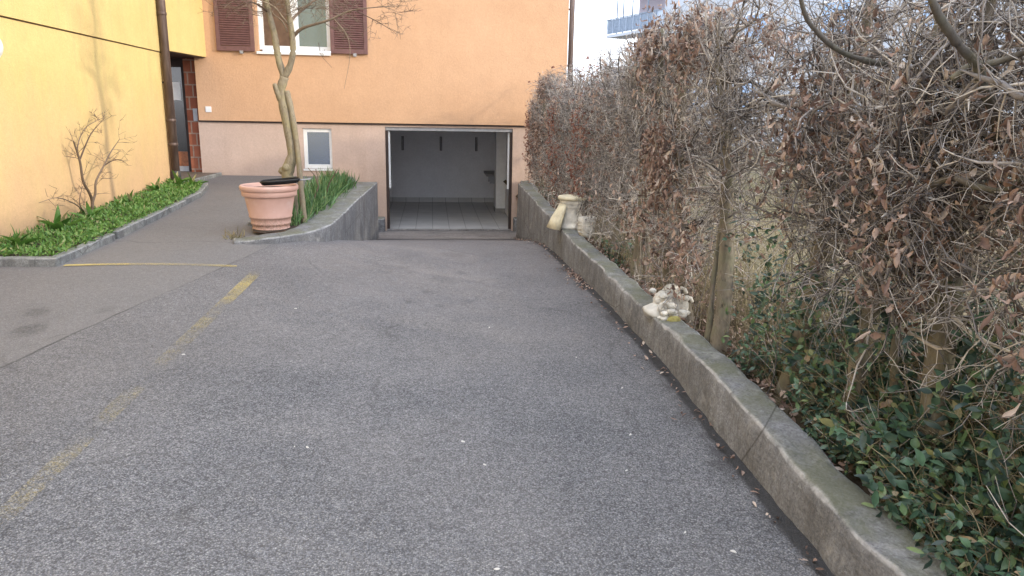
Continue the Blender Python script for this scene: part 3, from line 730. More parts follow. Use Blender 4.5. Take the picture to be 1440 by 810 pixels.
# ------------------------------------------------------------------ hedge
def hedge_variant(seed, stems, nprim, leafn, leafm, low=.35, box=(-.30, .72, -.62, .62, .12, 2.06), extra_low=0, big=0):
    global rng
    rng = np.random.default_rng(seed)
    root = thing('hornbeam_hedge_plant', 'hedge plant', 'hedge plant', group='hornbeam plants of the clipped hedge')
    tr = MB(); tw = Tubes(); tips = []
    stempts = []
    for (sx, sy, r, top) in stems:
        p = np.array([sx, sy, -.05]); pts = [p]; d = np.array([rng.normal()*.03, rng.normal()*.05, 1.])
        n = int(top/.09)
        for i in range(n):
            d = d+np.array([rng.normal()*.05, rng.normal()*.07, 0]); d[:2] *= .9; d /= np.linalg.norm(d); p = p+d*top/n
            p[0] = min(max(p[0], -.22), .3); pts.append(p.copy())
        pts = np.array(pts); f = np.linspace(0, 1, len(pts))
        rad = r*(1.0-.62*f)*(1+.16*rng.normal(size=len(pts)).clip(-1.2, 1.6)); rad[0] *= 1.6; rad[1] *= 1.15
        rad *= (1+.25*np.sin(f*23+seed))**.5
        tr.tube(pts, rad, 10); stempts.append(pts)
    for k in range(nprim):
        S = stempts[k % len(stempts)]
        z = low+(2.0-low)*rng.random()**.8
        i = min(len(S)-1, int(z/2.1*len(S))); p = S[i].copy()
        az = rng.random()*2*PI
        if rng.random() < .45: az = (PI/2 if rng.random() < .5 else -PI/2)+rng.normal()*.5
        d = np.array([math.cos(az), math.sin(az), rng.normal()*.35+.12])
        rr = .0045+.0055*rng.random()+(.009*rng.random() if k < big else 0)
        pts, rad = walk(p, d, .35+.55*rng.random(), rr, rr*.45, .075, .20, box, .02)
        if len(pts) < 2: continue
        rad = rad*(1+.12*rng.normal(size=len(rad)).clip(-1, 1)); rad[-1] *= .3
        tw.add(pts, rad, 5)
        for _ in range(rng.integers(8, 13)):
            j = rng.integers(0, len(pts)); q = pts[j]; base = pts[min(j+1, len(pts)-1)]-pts[max(j-1, 0)]; base /= np.linalg.norm(base)+1e-9
            d2 = base*.5+runit(1)[0]*.9; d2[2] += .15
            if d2[0] > 0 and rng.random() < .3: d2[0] *= -1
            r2_ = .0022+.0022*rng.random()
            p2, ra2 = walk(q, d2, .13+.30*rng.random(), r2_, r2_*.5, .065, .26, box, .02)
            if len(p2) < 2: continue
            tw.add(p2, ra2, 3)
            for _ in range(rng.integers(3, 7)):
                j = rng.integers(1, len(p2)); b2 = p2[j]-p2[j-1]; b2 /= np.linalg.norm(b2)
                d3 = b2*.7+runit(1)[0]*.75
                p3, ra3 = walk(p2[j], d3, .05+.15*rng.random()**1.5, .0017, .0009, .05, .22, box)
                if len(p3) < 2: continue
                tw.add(p3, ra3, 3); tips.append(p3[-1]); 
            tips.append(p2[-1])
    # suckers from the foot
    for _ in range(extra_low):
        s0 = np.array([rng.normal()*.14, rng.uniform(-.5, .5), .0]); d = np.array([rng.normal()*.25, rng.normal()*.25, 1.])
        r2_ = .002+.003*rng.random(); p2, ra2 = walk(s0, d, .4+.8*rng.random(), r2_, r2_*.4, .08, .12, (-.17, .55, -.7, .7, -.1, 1.6))
        if len(p2) < 2: continue
        tw.add(p2, ra2, 3)
        for _ in range(5):
            j = rng.integers(1, len(p2)); p3, ra3 = walk(p2[j], (p2[j]-p2[j-1])/.08+runit(1)[0]*.9, .08+.16*rng.random(), .0016, .0009, .06, .2)
            tw.add(p3, ra3, 3); tips.append(p3[-1])
    tr.build('trunk', M['bark_hedge'], root)
    tw.build('twigs', M['twig'], root)
    tips = np.array(tips)
    # withered leaves hang in clusters
    nc = max(3, leafn//60); cen = tips[rng.integers(0, len(tips), nc)]
    pick = []
    for c in cen:
        dd = np.linalg.norm((tips-c)*np.array([1, 1, .6]), axis=1); near = np.where(dd < .17)[0]
        pick.append(rng.choice(near, leafn//nc))
    pick = np.concatenate(pick+[rng.integers(0, len(tips), leafn//7)])
    P = tips[pick]+rng.normal(size=(len(pick), 3))*.028
    D = rng.normal(size=(len(pick), 3))*.5+np.array([0, 0, -.95])
    n = len(P); V, F = leaf_mesh(P, D, runit(n), rng.uniform(.034, .070, n), rng.uniform(.011, .024, n), rng.uniform(-3.6, 3.6, n), 1.1, 5, (.2, .45, .5, .36, .05), .20)
    mesh_np('dry_leaves', V, F, leafm, root)
    return root
VAR = [
    hedge_variant(101, [(-.10, -.03, .048, 2.0), (-.05, .09, .034, 1.9), (-.13, .10, .020, 1.7)], 74, 380, M['leaf_dry'], 1.0, extra_low=1),
    hedge_variant(102, [(-.06, 0, .052, 1.95), (.05, .2, .020, 1.6)], 78, 560, M['leaf_dry'], .8, extra_low=10, big=6),
    hedge_variant(103, [(-.08, 0, .046, 2.0)], 66, 1450, M['leaf_dry'], .32, extra_low=8, big=6),
    hedge_variant(104, [(-.12, 0, .040, 1.95), (-.08, -.14, .028, 1.7)], 76, 1150, M['leaf_red'], .28, extra_low=14),
    hedge_variant(105, [(-.12, .05, .040, 1.9), (-.04, -.04, .024, 1.8)], 88, 420, M['leaf_dry'], .32, extra_low=8),
    hedge_variant(106, [(-.02, 0, .060, 2.0)], 84, 760, M['leaf_dry'], .80, extra_low=6, big=10),
]
PLANTS = [(13.35, 3, 0), (12.65, 4, 0), (11.85, 2, 1), (11.0, 4, 1), (10.2, 3, 0), (9.4, 4, 0), (8.55, 3, 1), (7.75, 4, 0), (6.95, 4, 0), (6.15, 0, 1), (5.45, 2, 0), (4.85, 2, 1),
          (4.18, 0, 0), (3.52, 5, 0), (2.92, 1, 1), (2.42, 5, 1), (1.95, 5, 0), (1.35, 1, 0), (.65, 4, 0), (-.1, 3, 0), (-.9, 1, 1), (-1.7, 4, 1), (-2.5, 2, 1), (-3.3, 4, 0)]  # last six continue the hedge out of view, added to shade the driveway
ORD = ['first', 'second', 'third', 'fourth', 'fifth', 'sixth', 'seventh', 'eighth', 'ninth', 'tenth', 'eleventh', 'twelfth', 'thirteenth', 'fourteenth', 'fifteenth', 'sixteenth', 'seventeenth', 'eighteenth', 'nineteenth', 'twentieth', 'twenty first', 'twenty second', 'twenty third', 'twenty fourth']
used = set(); rr_ = random.Random(3)
DESC = {0: 'bare grey hornbeam with several forked stems', 1: 'bare hornbeam with one thick stem', 2: 'hornbeam full of withered tan leaves', 3: 'hornbeam with reddish withered leaves', 4: 'bare twiggy grey hornbeam', 5: 'thick stemmed hornbeam with hanging brown leaves'}
for i, (y, v, fl) in enumerate(PLANTS):
    if v in used: o = copy_tree(VAR[v])
    else: o = VAR[v]; used.add(v)
    x = float(np.interp(y, [-3, 3.5, 4.2, 6, 9, 13.4], [1.92, 1.90, 1.84, 1.88, 1.92, 2.02]))
    o.location = (x, y, .13); o.rotation_euler = (0, 0, 0)
    zs_ = float(np.interp(y, [2, 6, 13.4], [1.04, 1.04, .98]))*(1+rr_.uniform(-.02, .03))
    o.scale = (1, -1 if fl else 1, zs_)
    o['label'] = f'{DESC[v]}, {ORD[i]} hedge plant from the garage'

near_plants = [o for o in bpy.data.objects if o.name.startswith('hornbeam_hedge_plant') and abs(o.location.y-2.42) < .01]
LP = near_plants[0]
def at_px(px, py, y):
    d = np.array(fwd)+(px-720)/1034.7*np.array(r2)-(py-405)/1034.7*np.array(u2)
    return np.array([0, 0, CAM_Z])+d*(y/d[1])
for pp, ra in (([(1300, -30, 2.1), (1318, 18, 2.12), (1340, 52, 2.15), (1352, 68, 2.16), (1374, 92, 2.2), (1384, 128, 2.22), (1402, 165, 2.3), (1398, 210, 2.42)], [.010, .012, .014, .013, .014, .015, .017, .018]),
               ([(1338, 112, 2.3), (1365, 92, 2.28), (1400, 88, 2.25), (1450, 70, 2.2)], [.012, .012, .011, .010]),
               ([(1118, -40, 2.55), (1132, 20, 2.6), (1150, 46, 2.62), (1172, 66, 2.66), (1200, 80, 2.72), (1245, 92, 2.8)], [.007, .008, .009, .010, .011, .013]),
               ([(1440, 250, 2.1), (1410, 268, 2.15), (1372, 262, 2.2), (1340, 250, 2.3), (1310, 262, 2.42)], [.009, .010, .011, .012, .014])):
    pts = catmull([at_px(*q) for q in pp], 5); rr2 = np.interp(np.linspace(0, 1, len(pts)), np.linspace(0, 1, len(ra)), ra)*(1+.08*rng.normal(size=len(pts)))
    o = MB().tube(pts, rr2, 8).build('limb', M['bark_dark'], LP)
    bpy.context.view_layer.update(); o.matrix_parent_inverse = LP.matrix_basis.inverted()

# ------------------------------------------------------------------ evergreen undergrowth (brambles) along the kerb
def bramble_variant(seed, rad, hgt, nst, per, lsize):
    global rng
    rng = np.random.default_rng(seed)
    root = thing('bramble_bush', 'bramble', 'bush', group='green brambles under the hedge')
    tw = Tubes(); P = []; D = []
    for _ in range(nst):
        p = np.array([abs(rng.normal())*rad*.5-.08, rng.normal()*rad*.6, 0.]); d = np.array([rng.normal()*.32+.12, rng.normal()*.5, 1.])
        pts, ra = walk(p, d, hgt*(.6+.8*rng.random()), .0032, .0012, .06, .14, (-.24, .9, -.8, .8, -.05, 2), 0, .16)
        if len(pts) < 3: continue
        tw.add(pts, ra, 4)
        for _ in range(per):
            j = rng.integers(max(1, len(pts)//5), len(pts)); q = pts[j]; s = runit(1)[0]*.7; s[2] = abs(s[2])*.5
            p2, ra2 = walk(q, s, .03+.06*rng.random(), .0011, .0008, .03, .1); tw.add(p2, ra2, 3)
            for t_ in range(rng.integers(1, 4)):
                P.append(p2[-1]); dd = s*.8+runit(1)[0]*.7; dd[2] -= .15; D.append(dd)
    tw.build('stems', M['twig_pale'], root)
    P = np.array(P); D = np.array(D); n = len(P)
    Nn = rng.normal(size=(n, 3))*.45+np.array([-.25, -.25, 1.])
    V, F = leaf_mesh(P, D, Nn, rng.uniform(.4, 1.25, n)*lsize, rng.uniform(.55, .85, n)*lsize*.62, rng.uniform(-1.2, .7, n), .25, 5, (.12, .46, .54, .34, .02), .07)
    mesh_np('leaves', V, F, M['leaf_ivy'], root)
    return root
BV = [bramble_variant(201, .28, .46, 40, 13, .066), bramble_variant(202, .24, .95, 26, 15, .054), bramble_variant(203, .24, .22, 40, 8, .040), bramble_variant(204, .24, 1.5, 17, 22, .047)]
BR = [(1.80, 1.72, 0, 'large leaved bramble in the bottom right corner by the concrete wall'), (1.82, 2.02, 0, 'low glossy bramble against the near end of the mossy wall'), (2.0, 2.42, 1, 'arching bramble among brown leaves near the right edge'),
      (1.84, 2.5, 2, 'small low bramble just behind the near stretch of mossy wall'), (1.98, 2.85, 1, 'upright bramble around the ivy clad hedge stem'), (1.84, 3.05, 2, 'low green tuft of bramble where the mossy wall top is widest'),
      (1.95, 3.45, 3, 'tall thin bramble climbing the dark hedge stem beside the forked trunk'), (2.05, 2.15, 3, 'tall climbing bramble highest on the right side of the hedge'), (1.86, 3.75, 2, 'small bramble tuft at the foot of the forked hedge trunk'),
      (2.15, 3.1, 3, 'dark bramble climbing deep inside the hedge'), (1.83, 7.05, 2, 'small green tuft on the soil beside the white ornate stones'), (1.93, 8.05, 3, 'light green climber in the hedge behind the cream pedestal'),
      (1.98, 12.2, 2, 'small green plant on the wall end next to the garage'), (1.98, 1.75, 1, 'dense bramble with dark leaves in the lower right foreground'), (2.15, 2.65, 0, 'spreading bramble half hidden inside the near hedge'),
      (1.84, 2.28, 2, 'low bramble spilling towards the pale worn edge of the mossy wall'), 
      (1.72, 1.78, 2, 'low bramble leaves crowding the wall edge in the bottom right corner'), (1.73, 2.1, 2, 'small bramble leaning on the worn pale wall edge'), (1.76, 2.75, 2, 'small dark bramble at the wall edge under the leaning stem'), (1.95, 3.0, 3, 'tall thin bramble between two dark hedge stems'), (2.2, 2.3, 3, 'tall bramble deep in the right of the hedge with brown leaves around'), (2.2, 3.8, 3, 'tall thin bramble behind the forked hedge trunk'),
      (2.0, 3.3, 1, 'leafy bramble between the dark stem and the forked hedge trunk'), (1.9, 1.95, 1, 'upright bramble with glossy leaves over the bottom right wall end'), (2.1, 1.7, 3, 'tall bramble shoots at the right edge under brown leaves'), (1.95, 2.6, 3, 'tall leafy bramble reaching up in front of the thick hedge stem')]
used = set()
for i, (x, y, v, lab) in enumerate(BR):
    x += .05
    if v in used: o = copy_tree(BV[v])
    else: o = BV[v]; used.add(v)
    o.location = (x, y, .13); o.rotation_euler = (0, 0, rr_.uniform(-.5, .5)); s = rr_.uniform(.9, 1.12); o.scale = (s, s, s); o['label'] = lab

# withered leaf litter under the hedge, some blown along the kerb (uncountable)
rng = np.random.default_rng(31)
n = 5200
P = np.stack([1.66+np.abs(rng.normal(size=n))*.55, rng.uniform(1.2, 13.2, n)**1.0, np.zeros(n)], 1); P[:, 2] = .15+rng.random(n)*.045
D = rng.normal(size=(n, 3)); D[:, 2] *= .25; Nn = rng.normal(size=(n, 3))*.35+np.array([0, 0, 1.])
V, F = leaf_mesh(P, D, Nn, rng.uniform(.03, .065, n), rng.uniform(.018, .034, n), rng.uniform(-1.8, 1.8, n), .4)
tag(mesh_np('leaf_litter', V, F, M['leaf_dry']), 'brown withered leaves lying on the soil under the hedge', 'leaf litter', kind='stuff')
n = 420
yy = rng.choice([rng.uniform(2, 12.5), 7.2], n); yy = np.where(rng.random(n) < .45, rng.normal(7.1, .25, n), rng.uniform(2.2, 12.8, n))
P = np.array([(kerb_x(y)-.03-abs(rng.normal())*.06, y, ground(kerb_x(y)-.1, y)+.012) for y in yy])
D = rng.normal(size=(n, 3)); D[:, 2] *= .1; Nn = rng.normal(size=(n, 3))*.25+np.array([0, 0, 1.])
V, F = leaf_mesh(P, D, Nn, rng.uniform(.012, .045, n), rng.uniform(.006, .020, n), rng.uniform(-1.8, 1.8, n), .5)
tag(mesh_np('blown_leaves', V, F, M['leaf_dry']), 'dry leaves blown against the foot of the long concrete wall', 'leaf litter', kind='stuff')
# rough winter grass of the garden behind
n = 14000
gx = 2.25+rng.random(n)**1.6*7; gy = rng.uniform(1.5, 16, n)
P = np.stack([gx, gy, np.full(n, .13)], 1); D = rng.normal(size=(n, 3))*.5+np.array([0, 0, .9])
V, F = leaf_mesh(P, D, runit(n), rng.uniform(.06, .22, n), rng.uniform(.006, .012, n), rng.uniform(-1.2, 1.2, n), .1, 3, (.5, .4, .03))
tag(mesh_np('garden_grass', V, F, M['grass']), 'long yellowish winter grass of the garden behind the hedge', 'grass', kind='stuff')

rng = np.random.default_rng(35)
ds_ = Tubes()
for _ in range(1300):
    y = rng.uniform(1.7, 8.5); p = np.array([1.78+abs(rng.normal())*.42, y, .13]); d = np.array([rng.normal()*.45-.1, rng.normal()*.55, 1.])
    pts, ra = walk(p, d, rng.uniform(.2, .95), .0021, .0008, .06, .13, (1.66, 3.2, 0, 9, .1, 1.4), 0, .22); ds_.add(pts, ra, 3)
tag(ds_.build('dead_stems', M['twig_pale']), 'pale dead stems and grass stalks tangled in the hedge foot', 'dry stems', kind='stuff')

# ------------------------------------------------------------------ stone ornaments on the wall
ped = thing('stone_pedestal', 'cream fluted plaster pedestal standing on the concrete wall', 'pedestal', (1.62, 8.45, .265), .3)
ped.scale = (1.08, 1.08, .84)
pr = [(.14, 0), (.145, .03), (.125, .05), (.118, .09), (.110, .20), (.104, .27), (.115, .29), (.122, .31), (.112, .325), (.128, .345), (.135, .37), (.132, .395), (.12, .40)]
MB().lathe(pr, (0, 0, 0), 28).build('shaft', M['stone_white'], ped)
mb = MB()
for k in range(7):
    t_ = PI*.84+k*.15
    mb.tube([(.235*math.cos(t_), .235*math.sin(t_), .0), (.20*math.cos(t_), .20*math.sin(t_), .12), (.14*math.cos(t_), .14*math.sin(t_), .26), (.115*math.cos(t_), .115*math.sin(t_), .34)], [.035, .030, .024, .02], 8)
mb.build('fluted_bracket', M['stone_cream'], ped)
b2 = MB(); b2.lathe([(.15, 0), (.155, .02), (.15, .045), (.13, .05)], (0, 0, .398), 28).build('cap', M['stone_cream'], ped)
blk = thing('stone_block', 'small white carved stone block standing right of the cream pedestal', 'stone', (1.72, 7.95, .25), .2)
mb = MB(); 
rings = []
for z, s in ((0, .95), (.03, 1.05), (.08, 1.08), (.14, 1.05), (.19, .96), (.215, .8)):
    rings.append([(.10*s*math.copysign(abs(math.cos(t))**.6, math.cos(t)), .085*s*math.copysign(abs(math.sin(t))**.6, math.sin(t)), z) for t in np.linspace(0, 2*PI, 29)[:-1]])
rough_loft(rings, 'block_body', M['stone_white'], .012, blk)
mb = MB()
for z in (.05, .09, .13, .17): mb.tube([(.112*math.cos(t), .096*math.sin(t), z) for t in np.linspace(0, 2*PI, 25)], .007, 5)
mb.build('carved_bands', M['stone_white'], blk)
orn = thing('stone_ornament', 'weathered white stone figure with scrolls lying in dead leaves by the wall', 'ornament', (1.64, 4.86, .19), .4)
def blob(mb, c, r, seed, sq=(1, 1, 1)):
    V = []; F = []; nu, nv = 14, 9
    for j in range(nv+1):
        for i in range(nu):
            t_ = 2*PI*i/nu; f_ = PI*j/nv; d = np.array([math.sin(f_)*math.cos(t_), math.sin(f_)*math.sin(t_), math.cos(f_)])
            rr2 = r*(1+.28*vnoise(d, 1.8, seed)+.12*vnoise(d, 5, seed+2)); V.append(np.array(c)+d*rr2*np.array(sq))
    for j in range(nv):
        for i in range(nu): F.append((j*nu+i, j*nu+(i+1) % nu, (j+1)*nu+(i+1) % nu, (j+1)*nu+i))
    mb.add(V, F, True)
mb = MB(); blob(mb, (.02, .04, .10), .10, 3, (.9, .8, 1.15)); blob(mb, (.05, .02, .19), .06, 5, (1.0, .8, .8)); blob(mb, (-.05, .03, .05), .10, 8, (1.2, 1, .6)); blob(mb, (.09, -.03, .07), .07, 11, (.9, .9, 1.2)); mb.build('figure_body', M['stone_white'], orn)
mb = MB()
for k in range(34):
    u_ = random.random(); blob(mb, (-.15+.28*random.random(), -.13+.16*random.random(), .02+.20*u_*u_), .018+.016*random.random(), 20+k, (1.2, 1, .8))
for k in range(3):
    cx, cz = (-.10, .04, .10)[k], (.10, .19, .12)[k]
    mb.tube([(cx+(.05-.004*i)*math.cos(i*.7), -.085+.004*i, cz+(.05-.004*i)*math.sin(i*.7)) for i in range(11)], .013, 6)
mb.build('scrolls', M['stone_white'], orn)
mb = MB(); blob(mb, (-.09, -.17, .04), .045, 41, (1.1, .9, .6)); o = mb.build('mossy_lump', simple('yellow_moss', (.33, .30, .11), .95, .4, 30, bump=.8), orn)

# ------------------------------------------------------------------ pot, tray
pot = thing('flower_pot', 'large pale terracotta flower pot at the tip of the curved wall', 'flower pot', (-1.765, 8.27, yard(8.2)+.005))
pot.scale = (.82, .82, .82)
pr = [(.20, 0), (.232, .0), (.240, .02), (.243, .05), (.236, .055), (.245, .10), (.256, .105), (.259, .125), (.254, .135), (.265, .19), (.276, .195), (.279, .212), (.274, .222), (.318, .46), (.322, .475), (.345, .478), (.352, .49), (.356, .535), (.350, .545), (.362, .55), (.372, .56), (.376, .60), (.366, .618), (.345, .62), (.338, .60), (.332, .55)]
MB().lathe(pr, (0, 0, 0), 56).build('pot_body', M['terracotta'], pot)
MB().lathe([(.001, .0), (.33, .0), (.331, .01)], (0, 0, .555), 40).build('pot_soil', M['soil'], pot)
tray = thing('plastic_tray', 'black plastic tray lying tilted across the rim of the terracotta pot', 'tray', (-1.62, 8.19, yard(8.2)+.534), 0)
tray.rotation_euler = (R(2), R(-4.5), R(8)); tray.scale = (.82, .82, 1.1)
outl = [(-.25, -.06), (-.22, -.11), (-.12, -.135), (.10, -.125), (.20, -.10), (.235, -.05), (.235, .06), (.19, .11), (-.1, .13), (-.22, .10), (-.25, .04)]
mb = MB(); mb.hexa([(x*.94, y*.92, 0) for x, y in outl], [(x, y, .028) for x, y in outl]); mb.build('tray_body', M['black'], tray, bevel=.008)
mb = MB(); mb.tube([(x*1.0, y*1.0, .032) for x, y in outl+outl[:1]], .010, 8); mb.build('tray_rim', M['black'], tray)
MB().tube([(.22, .0, .02), (.30, .01, .018), (.38, .012, .02)], [.010, .007, .006], 8).build('handle', M['grey_metal'], tray)

# ------------------------------------------------------------------ the tree behind the pot
TY = 8.7
tilt_c, f_px = tilt, 1034.7
def at(px, py, y):
    d = np.array(fwd)+(px-720)/f_px*np.array(r2)-(py-405)/f_px*np.array(u2)
    return np.array([0, 0, CAM_Z])+d*(y/d[1])
rng = np.random.default_rng(77)
tree = thing('tree', 'slender bare tree with lichened bark rising behind the terracotta pot', 'tree', (-1.58, TY, .25))
toff = Matrix.Translation(-Vector((-1.58, TY, .25)))
def T(o): o.parent = tree; o.matrix_parent_inverse = toff; return o
def px_path(pp, y, rad, jit=.0):
    pts = np.array([at(a_, b_, y+(c_ if c_ else 0)) for a_, b_, c_ in pp]); return catmull(pts, 5), np.interp(np.linspace(0, 1, (len(pp)-1)*5+1), np.linspace(0, 1, len(rad)), rad)
mb = MB()
def limb(pp, rad, sides=12):
    pts, ra = px_path(pp, TY, rad); ra = ra*(1+.05*rng.normal(size=len(ra)))
    mb.tube(pts, ra, sides); return pts, ra
limb([(411, 312, 0), (411, 285, 0), (409, 262, 0), (404, 243, 0), (411, 218, 0), (406, 185, 0), (399, 150, 0), (395, 128, 0), (400, 108, 0)], [.074, .066, .062, .075, .057, .054, .052, .047, .052])
lst, lsr = limb([(400, 108, 0), (393, 88, 0), (389, 68, 0), (386, 48, 0), (378, 18, 0), (372, -10, 0), (362, -60, .1), (355, -120, .15), (352, -190, .2)], [.043, .037, .035, .033, .030, .028, .022, .016, .009])
rst, rsr = limb([(400, 108, 0), (408, 92, -.03), (412, 72, -.05), (411, 50, -.05), (407, 24, -.05), (404, -4, -.08), (408, -60, -.1), (418, -120, -.15), (420, -180, -.2)], [.040, .035, .032, .030, .027, .025, .02, .014, .007])
limb([(395, 140, 0), (389, 128, -.05), (386, 118, -.08)], [.045, .03, .024], 8)
blob(mb, at(403, 236, TY-.04), .05, 3); blob(mb, at(397, 240, TY), .042, 9)
T(mb.build('trunk', M['bark_tree']))
mb = MB(); limb([(428, 314, -.1), (426, 290, -.1), (422, 250, -.08), (419, 215, -.05), (414, 180, -.03), (409, 152, -.02), (403, 128, 0)], [.038, .032, .031, .030, .031, .032, .034], 10)
T(mb.build('second_stem', M['bark_tree']))
br = Tubes()
def twiggy(pts, ra, n, Lr, lv=0, up_=.1):
    for _ in range(n):
        j = rng.integers(max(1, len(pts)//4), len(pts)); b_ = pts[j]-pts[j-1]; b_ /= np.linalg.norm(b_)
        d = b_*.6+runit(1)[0]*np.array([1, .7, .8]); d[2] += up_
        r0 = min(ra[j]*.55, .0016+.010*Lr*rng.random())
        p2, r2_ = walk(pts[j], d, Lr*(.4+.8*rng.random()), max(r0, .0022), .0012, .06, .16, None, .01)
        br.add(p2, r2_, 4 if lv == 0 else 3)
        if lv < 2: twiggy(p2, r2_, 5 if lv == 0 else 4, Lr*.5, lv+1, up_)
def branch(pp, rad):
    pts, ra = px_path(pp, TY, rad); br.add(pts, ra, 6); return pts, ra
for pp, rad, n, Lr in (
    ([(411, 52, 0), (425, 40, -.1), (447, 33, -.2), (466, 27, -.25), (490, 16, -.3), (520, 11, -.4), (573, 8, -.5)], [.022, .016, .014, .012, .009, .006, .002], 13, .34),
    ([(408, 30, 0), (418, 20, .1), (436, 5, .15), (460, -12, .2), (500, -40, .2)], [.018, .014, .012, .01, .005], 9, .4),
    ([(410, 40, 0), (398, 25, -.1), (386, 10, -.15), (370, 2, -.2), (352, -8, -.2)], [.012, .010, .008, .006, .003], 8, .35),
    ([(378, 18, 0), (365, 8, -.1), (350, 3, -.15), (330, 12, -.2), (316, 25, -.2)], [.012, .010, .008, .005, .002], 7, .3),
    ([(404, 45, 0), (397, 30, .05), (385, 20, .1), (378, 5, .1)], [.010, .008, .006, .003], 6, .3),
    ([(470, 27, -.25), (488, 50, -.3), (492, 80, -.3), (484, 125, -.3)], [.006, .004, .003, .002], 1, .1),
    ([(500, 15, -.3), (530, 30, -.35), (555, 45, -.4)], [.005, .004, .002], 4, .2),
    ([(448, 60, -.2), (452, 78, -.2), (467, 95, -.2)], [.003, .0025, .0015], 1, .1)):
    pts, ra = branch(pp, rad); twiggy(pts, ra, n, Lr)
twiggy(lst[20:], lsr[20:], 16, .75); twiggy(rst[15:], rsr[15:], 18, .7)
T(br.build('branches', M['twig_tree']))

# ------------------------------------------------------------------ bulb bed beside the ramp
inner = [(fc[i][0]+nin[i][0]*.31, fc[i][1]+nin[i][1]*.31) for i in range(len(fc))]
poly = [(x, y) for x, y in inner if y > 7.9]+[(-1.9, 8.0), (-2.0, 8.4), (-1.86, 11), (-1.70, 12.75)]
MB().add([(x, y, yard(y)+.045) for x, y in poly], [tuple(range(len(poly)))]).build('flower_bed_soil', M['soil'])['kind'] = 'structure'
mb = MB()
for (a_, b_) in (((-2.05, 8.55), (-1.90, 11.1)), ((-1.90, 11.1), (-1.75, 12.8))):
    a_ = np.array(a_); b_ = np.array(b_); d = (b_-a_)/np.linalg.norm(b_-a_); q = np.array([-d[1], d[0]])*.04; a_ = a_+d*.005
    c = [a_-q, b_-q, b_+q, a_+q]; mb.hexa([(*p, yard(p[1])-.1) for p in c], [(*p, yard(p[1])+.06) for p in c])
tag(mb.build('bed_edging', M['granite'], bevel=.01), 'thin grey stone edging on the house side of the bulb bed', 'edging')
def clump_variant(seed, n, hgt, spread, wid, mat):
    global rng
    rng = np.random.default_rng(seed)
    P = np.stack([rng.normal(size=n)*spread, rng.normal(size=n)*spread, np.zeros(n)-.01], 1)
    D = rng.normal(size=(n, 3))*.20+np.array([0, 0, 1.]); D[:, :2] += P[:, :2]*1.6
    V, F = leaf_mesh(P, D, runit(n), rng.uniform(.55, 1.1, n)*hgt, rng.uniform(.7, 1.1, n)*wid, rng.uniform(-.9, .9, n), .25, 5, (.45, .5, .5, .42, .05))
    return V, F, mat
CL = [clump_variant(301, 46, .30, .07, .014, M['leaf_blade']), clump_variant(302, 40, .26, .075, .013, M['leaf_blade']), clump_variant(303, 52, .33, .065, .015, M['leaf_blade'])]
protos = {}
spots = []
BI = ([7.9, 8.1, 8.45, 9, 10.5, 12.4], [-1.62, -1.55, -1.47, -1.42, -1.37, -1.28])
NB = 52
for k in range(NB):
    y = 8.35+(12.3-8.35)*((k+.5)/NB)**.9; inx = float(np.interp(y, *BI)); outx = float(np.interp(y, [8, 8.4, 11, 12.6], [-1.85, -1.92, -1.80, -1.70]))
    f_ = (.12, .62, .36, .88, .02, .5, .22, .74)[k % 8]
    spots.append((inx-.05+(outx+.08-inx)*f_, y))
for k, (x, y) in enumerate(spots):
    v = k % 3
    if v not in protos:
        V, F, m_ = CL[v]; o = mesh_np('bulb_plant', V, F, m_); protos[v] = o
    else:
        o = protos[v].copy(); COL.objects.link(o)
    o.location = (x, y, yard(y)+.05); o.rotation_euler = (0, 0, rr_.uniform(0, 6.28)); s = rr_.uniform(.85, 1.15)*(.82 if y < 9.2 else .98); o.scale = (s, s, s)
    tag(o, 'clump of upright narrow green bulb leaves in the bed beside the ramp', 'plant', 'bulb plants in the ramp bed')
rng = np.random.default_rng(55)
n = 900; P = []
while len(P) < n:
    y = rng.uniform(7.95, 9.0) if rng.random() < .7 else rng.uniform(8.5, 12.4); x = rng.uniform(-1.95, -1.25)
    if x < float(np.interp(y, *BI)) and (x > -1.50 or y > 8.55): P.append((x, y, yard(y)+.05+.07*rng.random()))
P = np.array(P); D = rng.normal(size=(n, 3)); D[:, 2] = abs(D[:, 2])*.6; Nn = rng.normal(size=(n, 3))*.5+np.array([0, 0, 1.])
V, F = leaf_mesh(P, D, Nn, rng.uniform(.02, .045, n), rng.uniform(.018, .03, n), rng.uniform(-.8, .8, n), .2)
tag(mesh_np('bed_ground_cover', V, F, M['leaf_green']), 'small leaved green ground cover between the bulb plants', 'ground cover', kind='stuff')
# bare twigs in the bulb bed
rng = np.random.default_rng(58)
bt = Tubes()
for pp in ([(438, 290, .9), (448, 262, .9), (443, 247, .9), (433, 236, .9)], [(446, 258, 1.2), (447, 248, 1.2), (444, 238, 1.2)], [(455, 285, 1.5), (463, 258, 1.5), (470, 246, 1.5), (474, 238, 1.5)]):
    bt.add([at(a_, b_, TY+c_) for a_, b_, c_ in pp], [.010, .008, .006, .004][:len(pp)], 6)
tag(bt.build('dead_shrub', M['twig_tree']), 'leafless pruned shrub sticking out of the bulb leaves', 'shrub')
# dry tuft by the pot foot
rng = np.random.default_rng(59)
n = 70; P = np.stack([-2.05+rng.normal(size=n)*.04, 7.85+rng.normal(size=n)*.09, np.full(n, yard(7.85)-.01)], 1); D = rng.normal(size=(n, 3))*.5+np.array([0, 0, .7])
V, F = leaf_mesh(P, D, runit(n), rng.uniform(.05, .15, n), rng.uniform(.006, .014, n), rng.uniform(-1.5, 1.5, n), .2)
tag(mesh_np('weed_tuft', V, F, M['grass']), 'dry weed tuft at the left foot of the terracotta pot', 'weed')

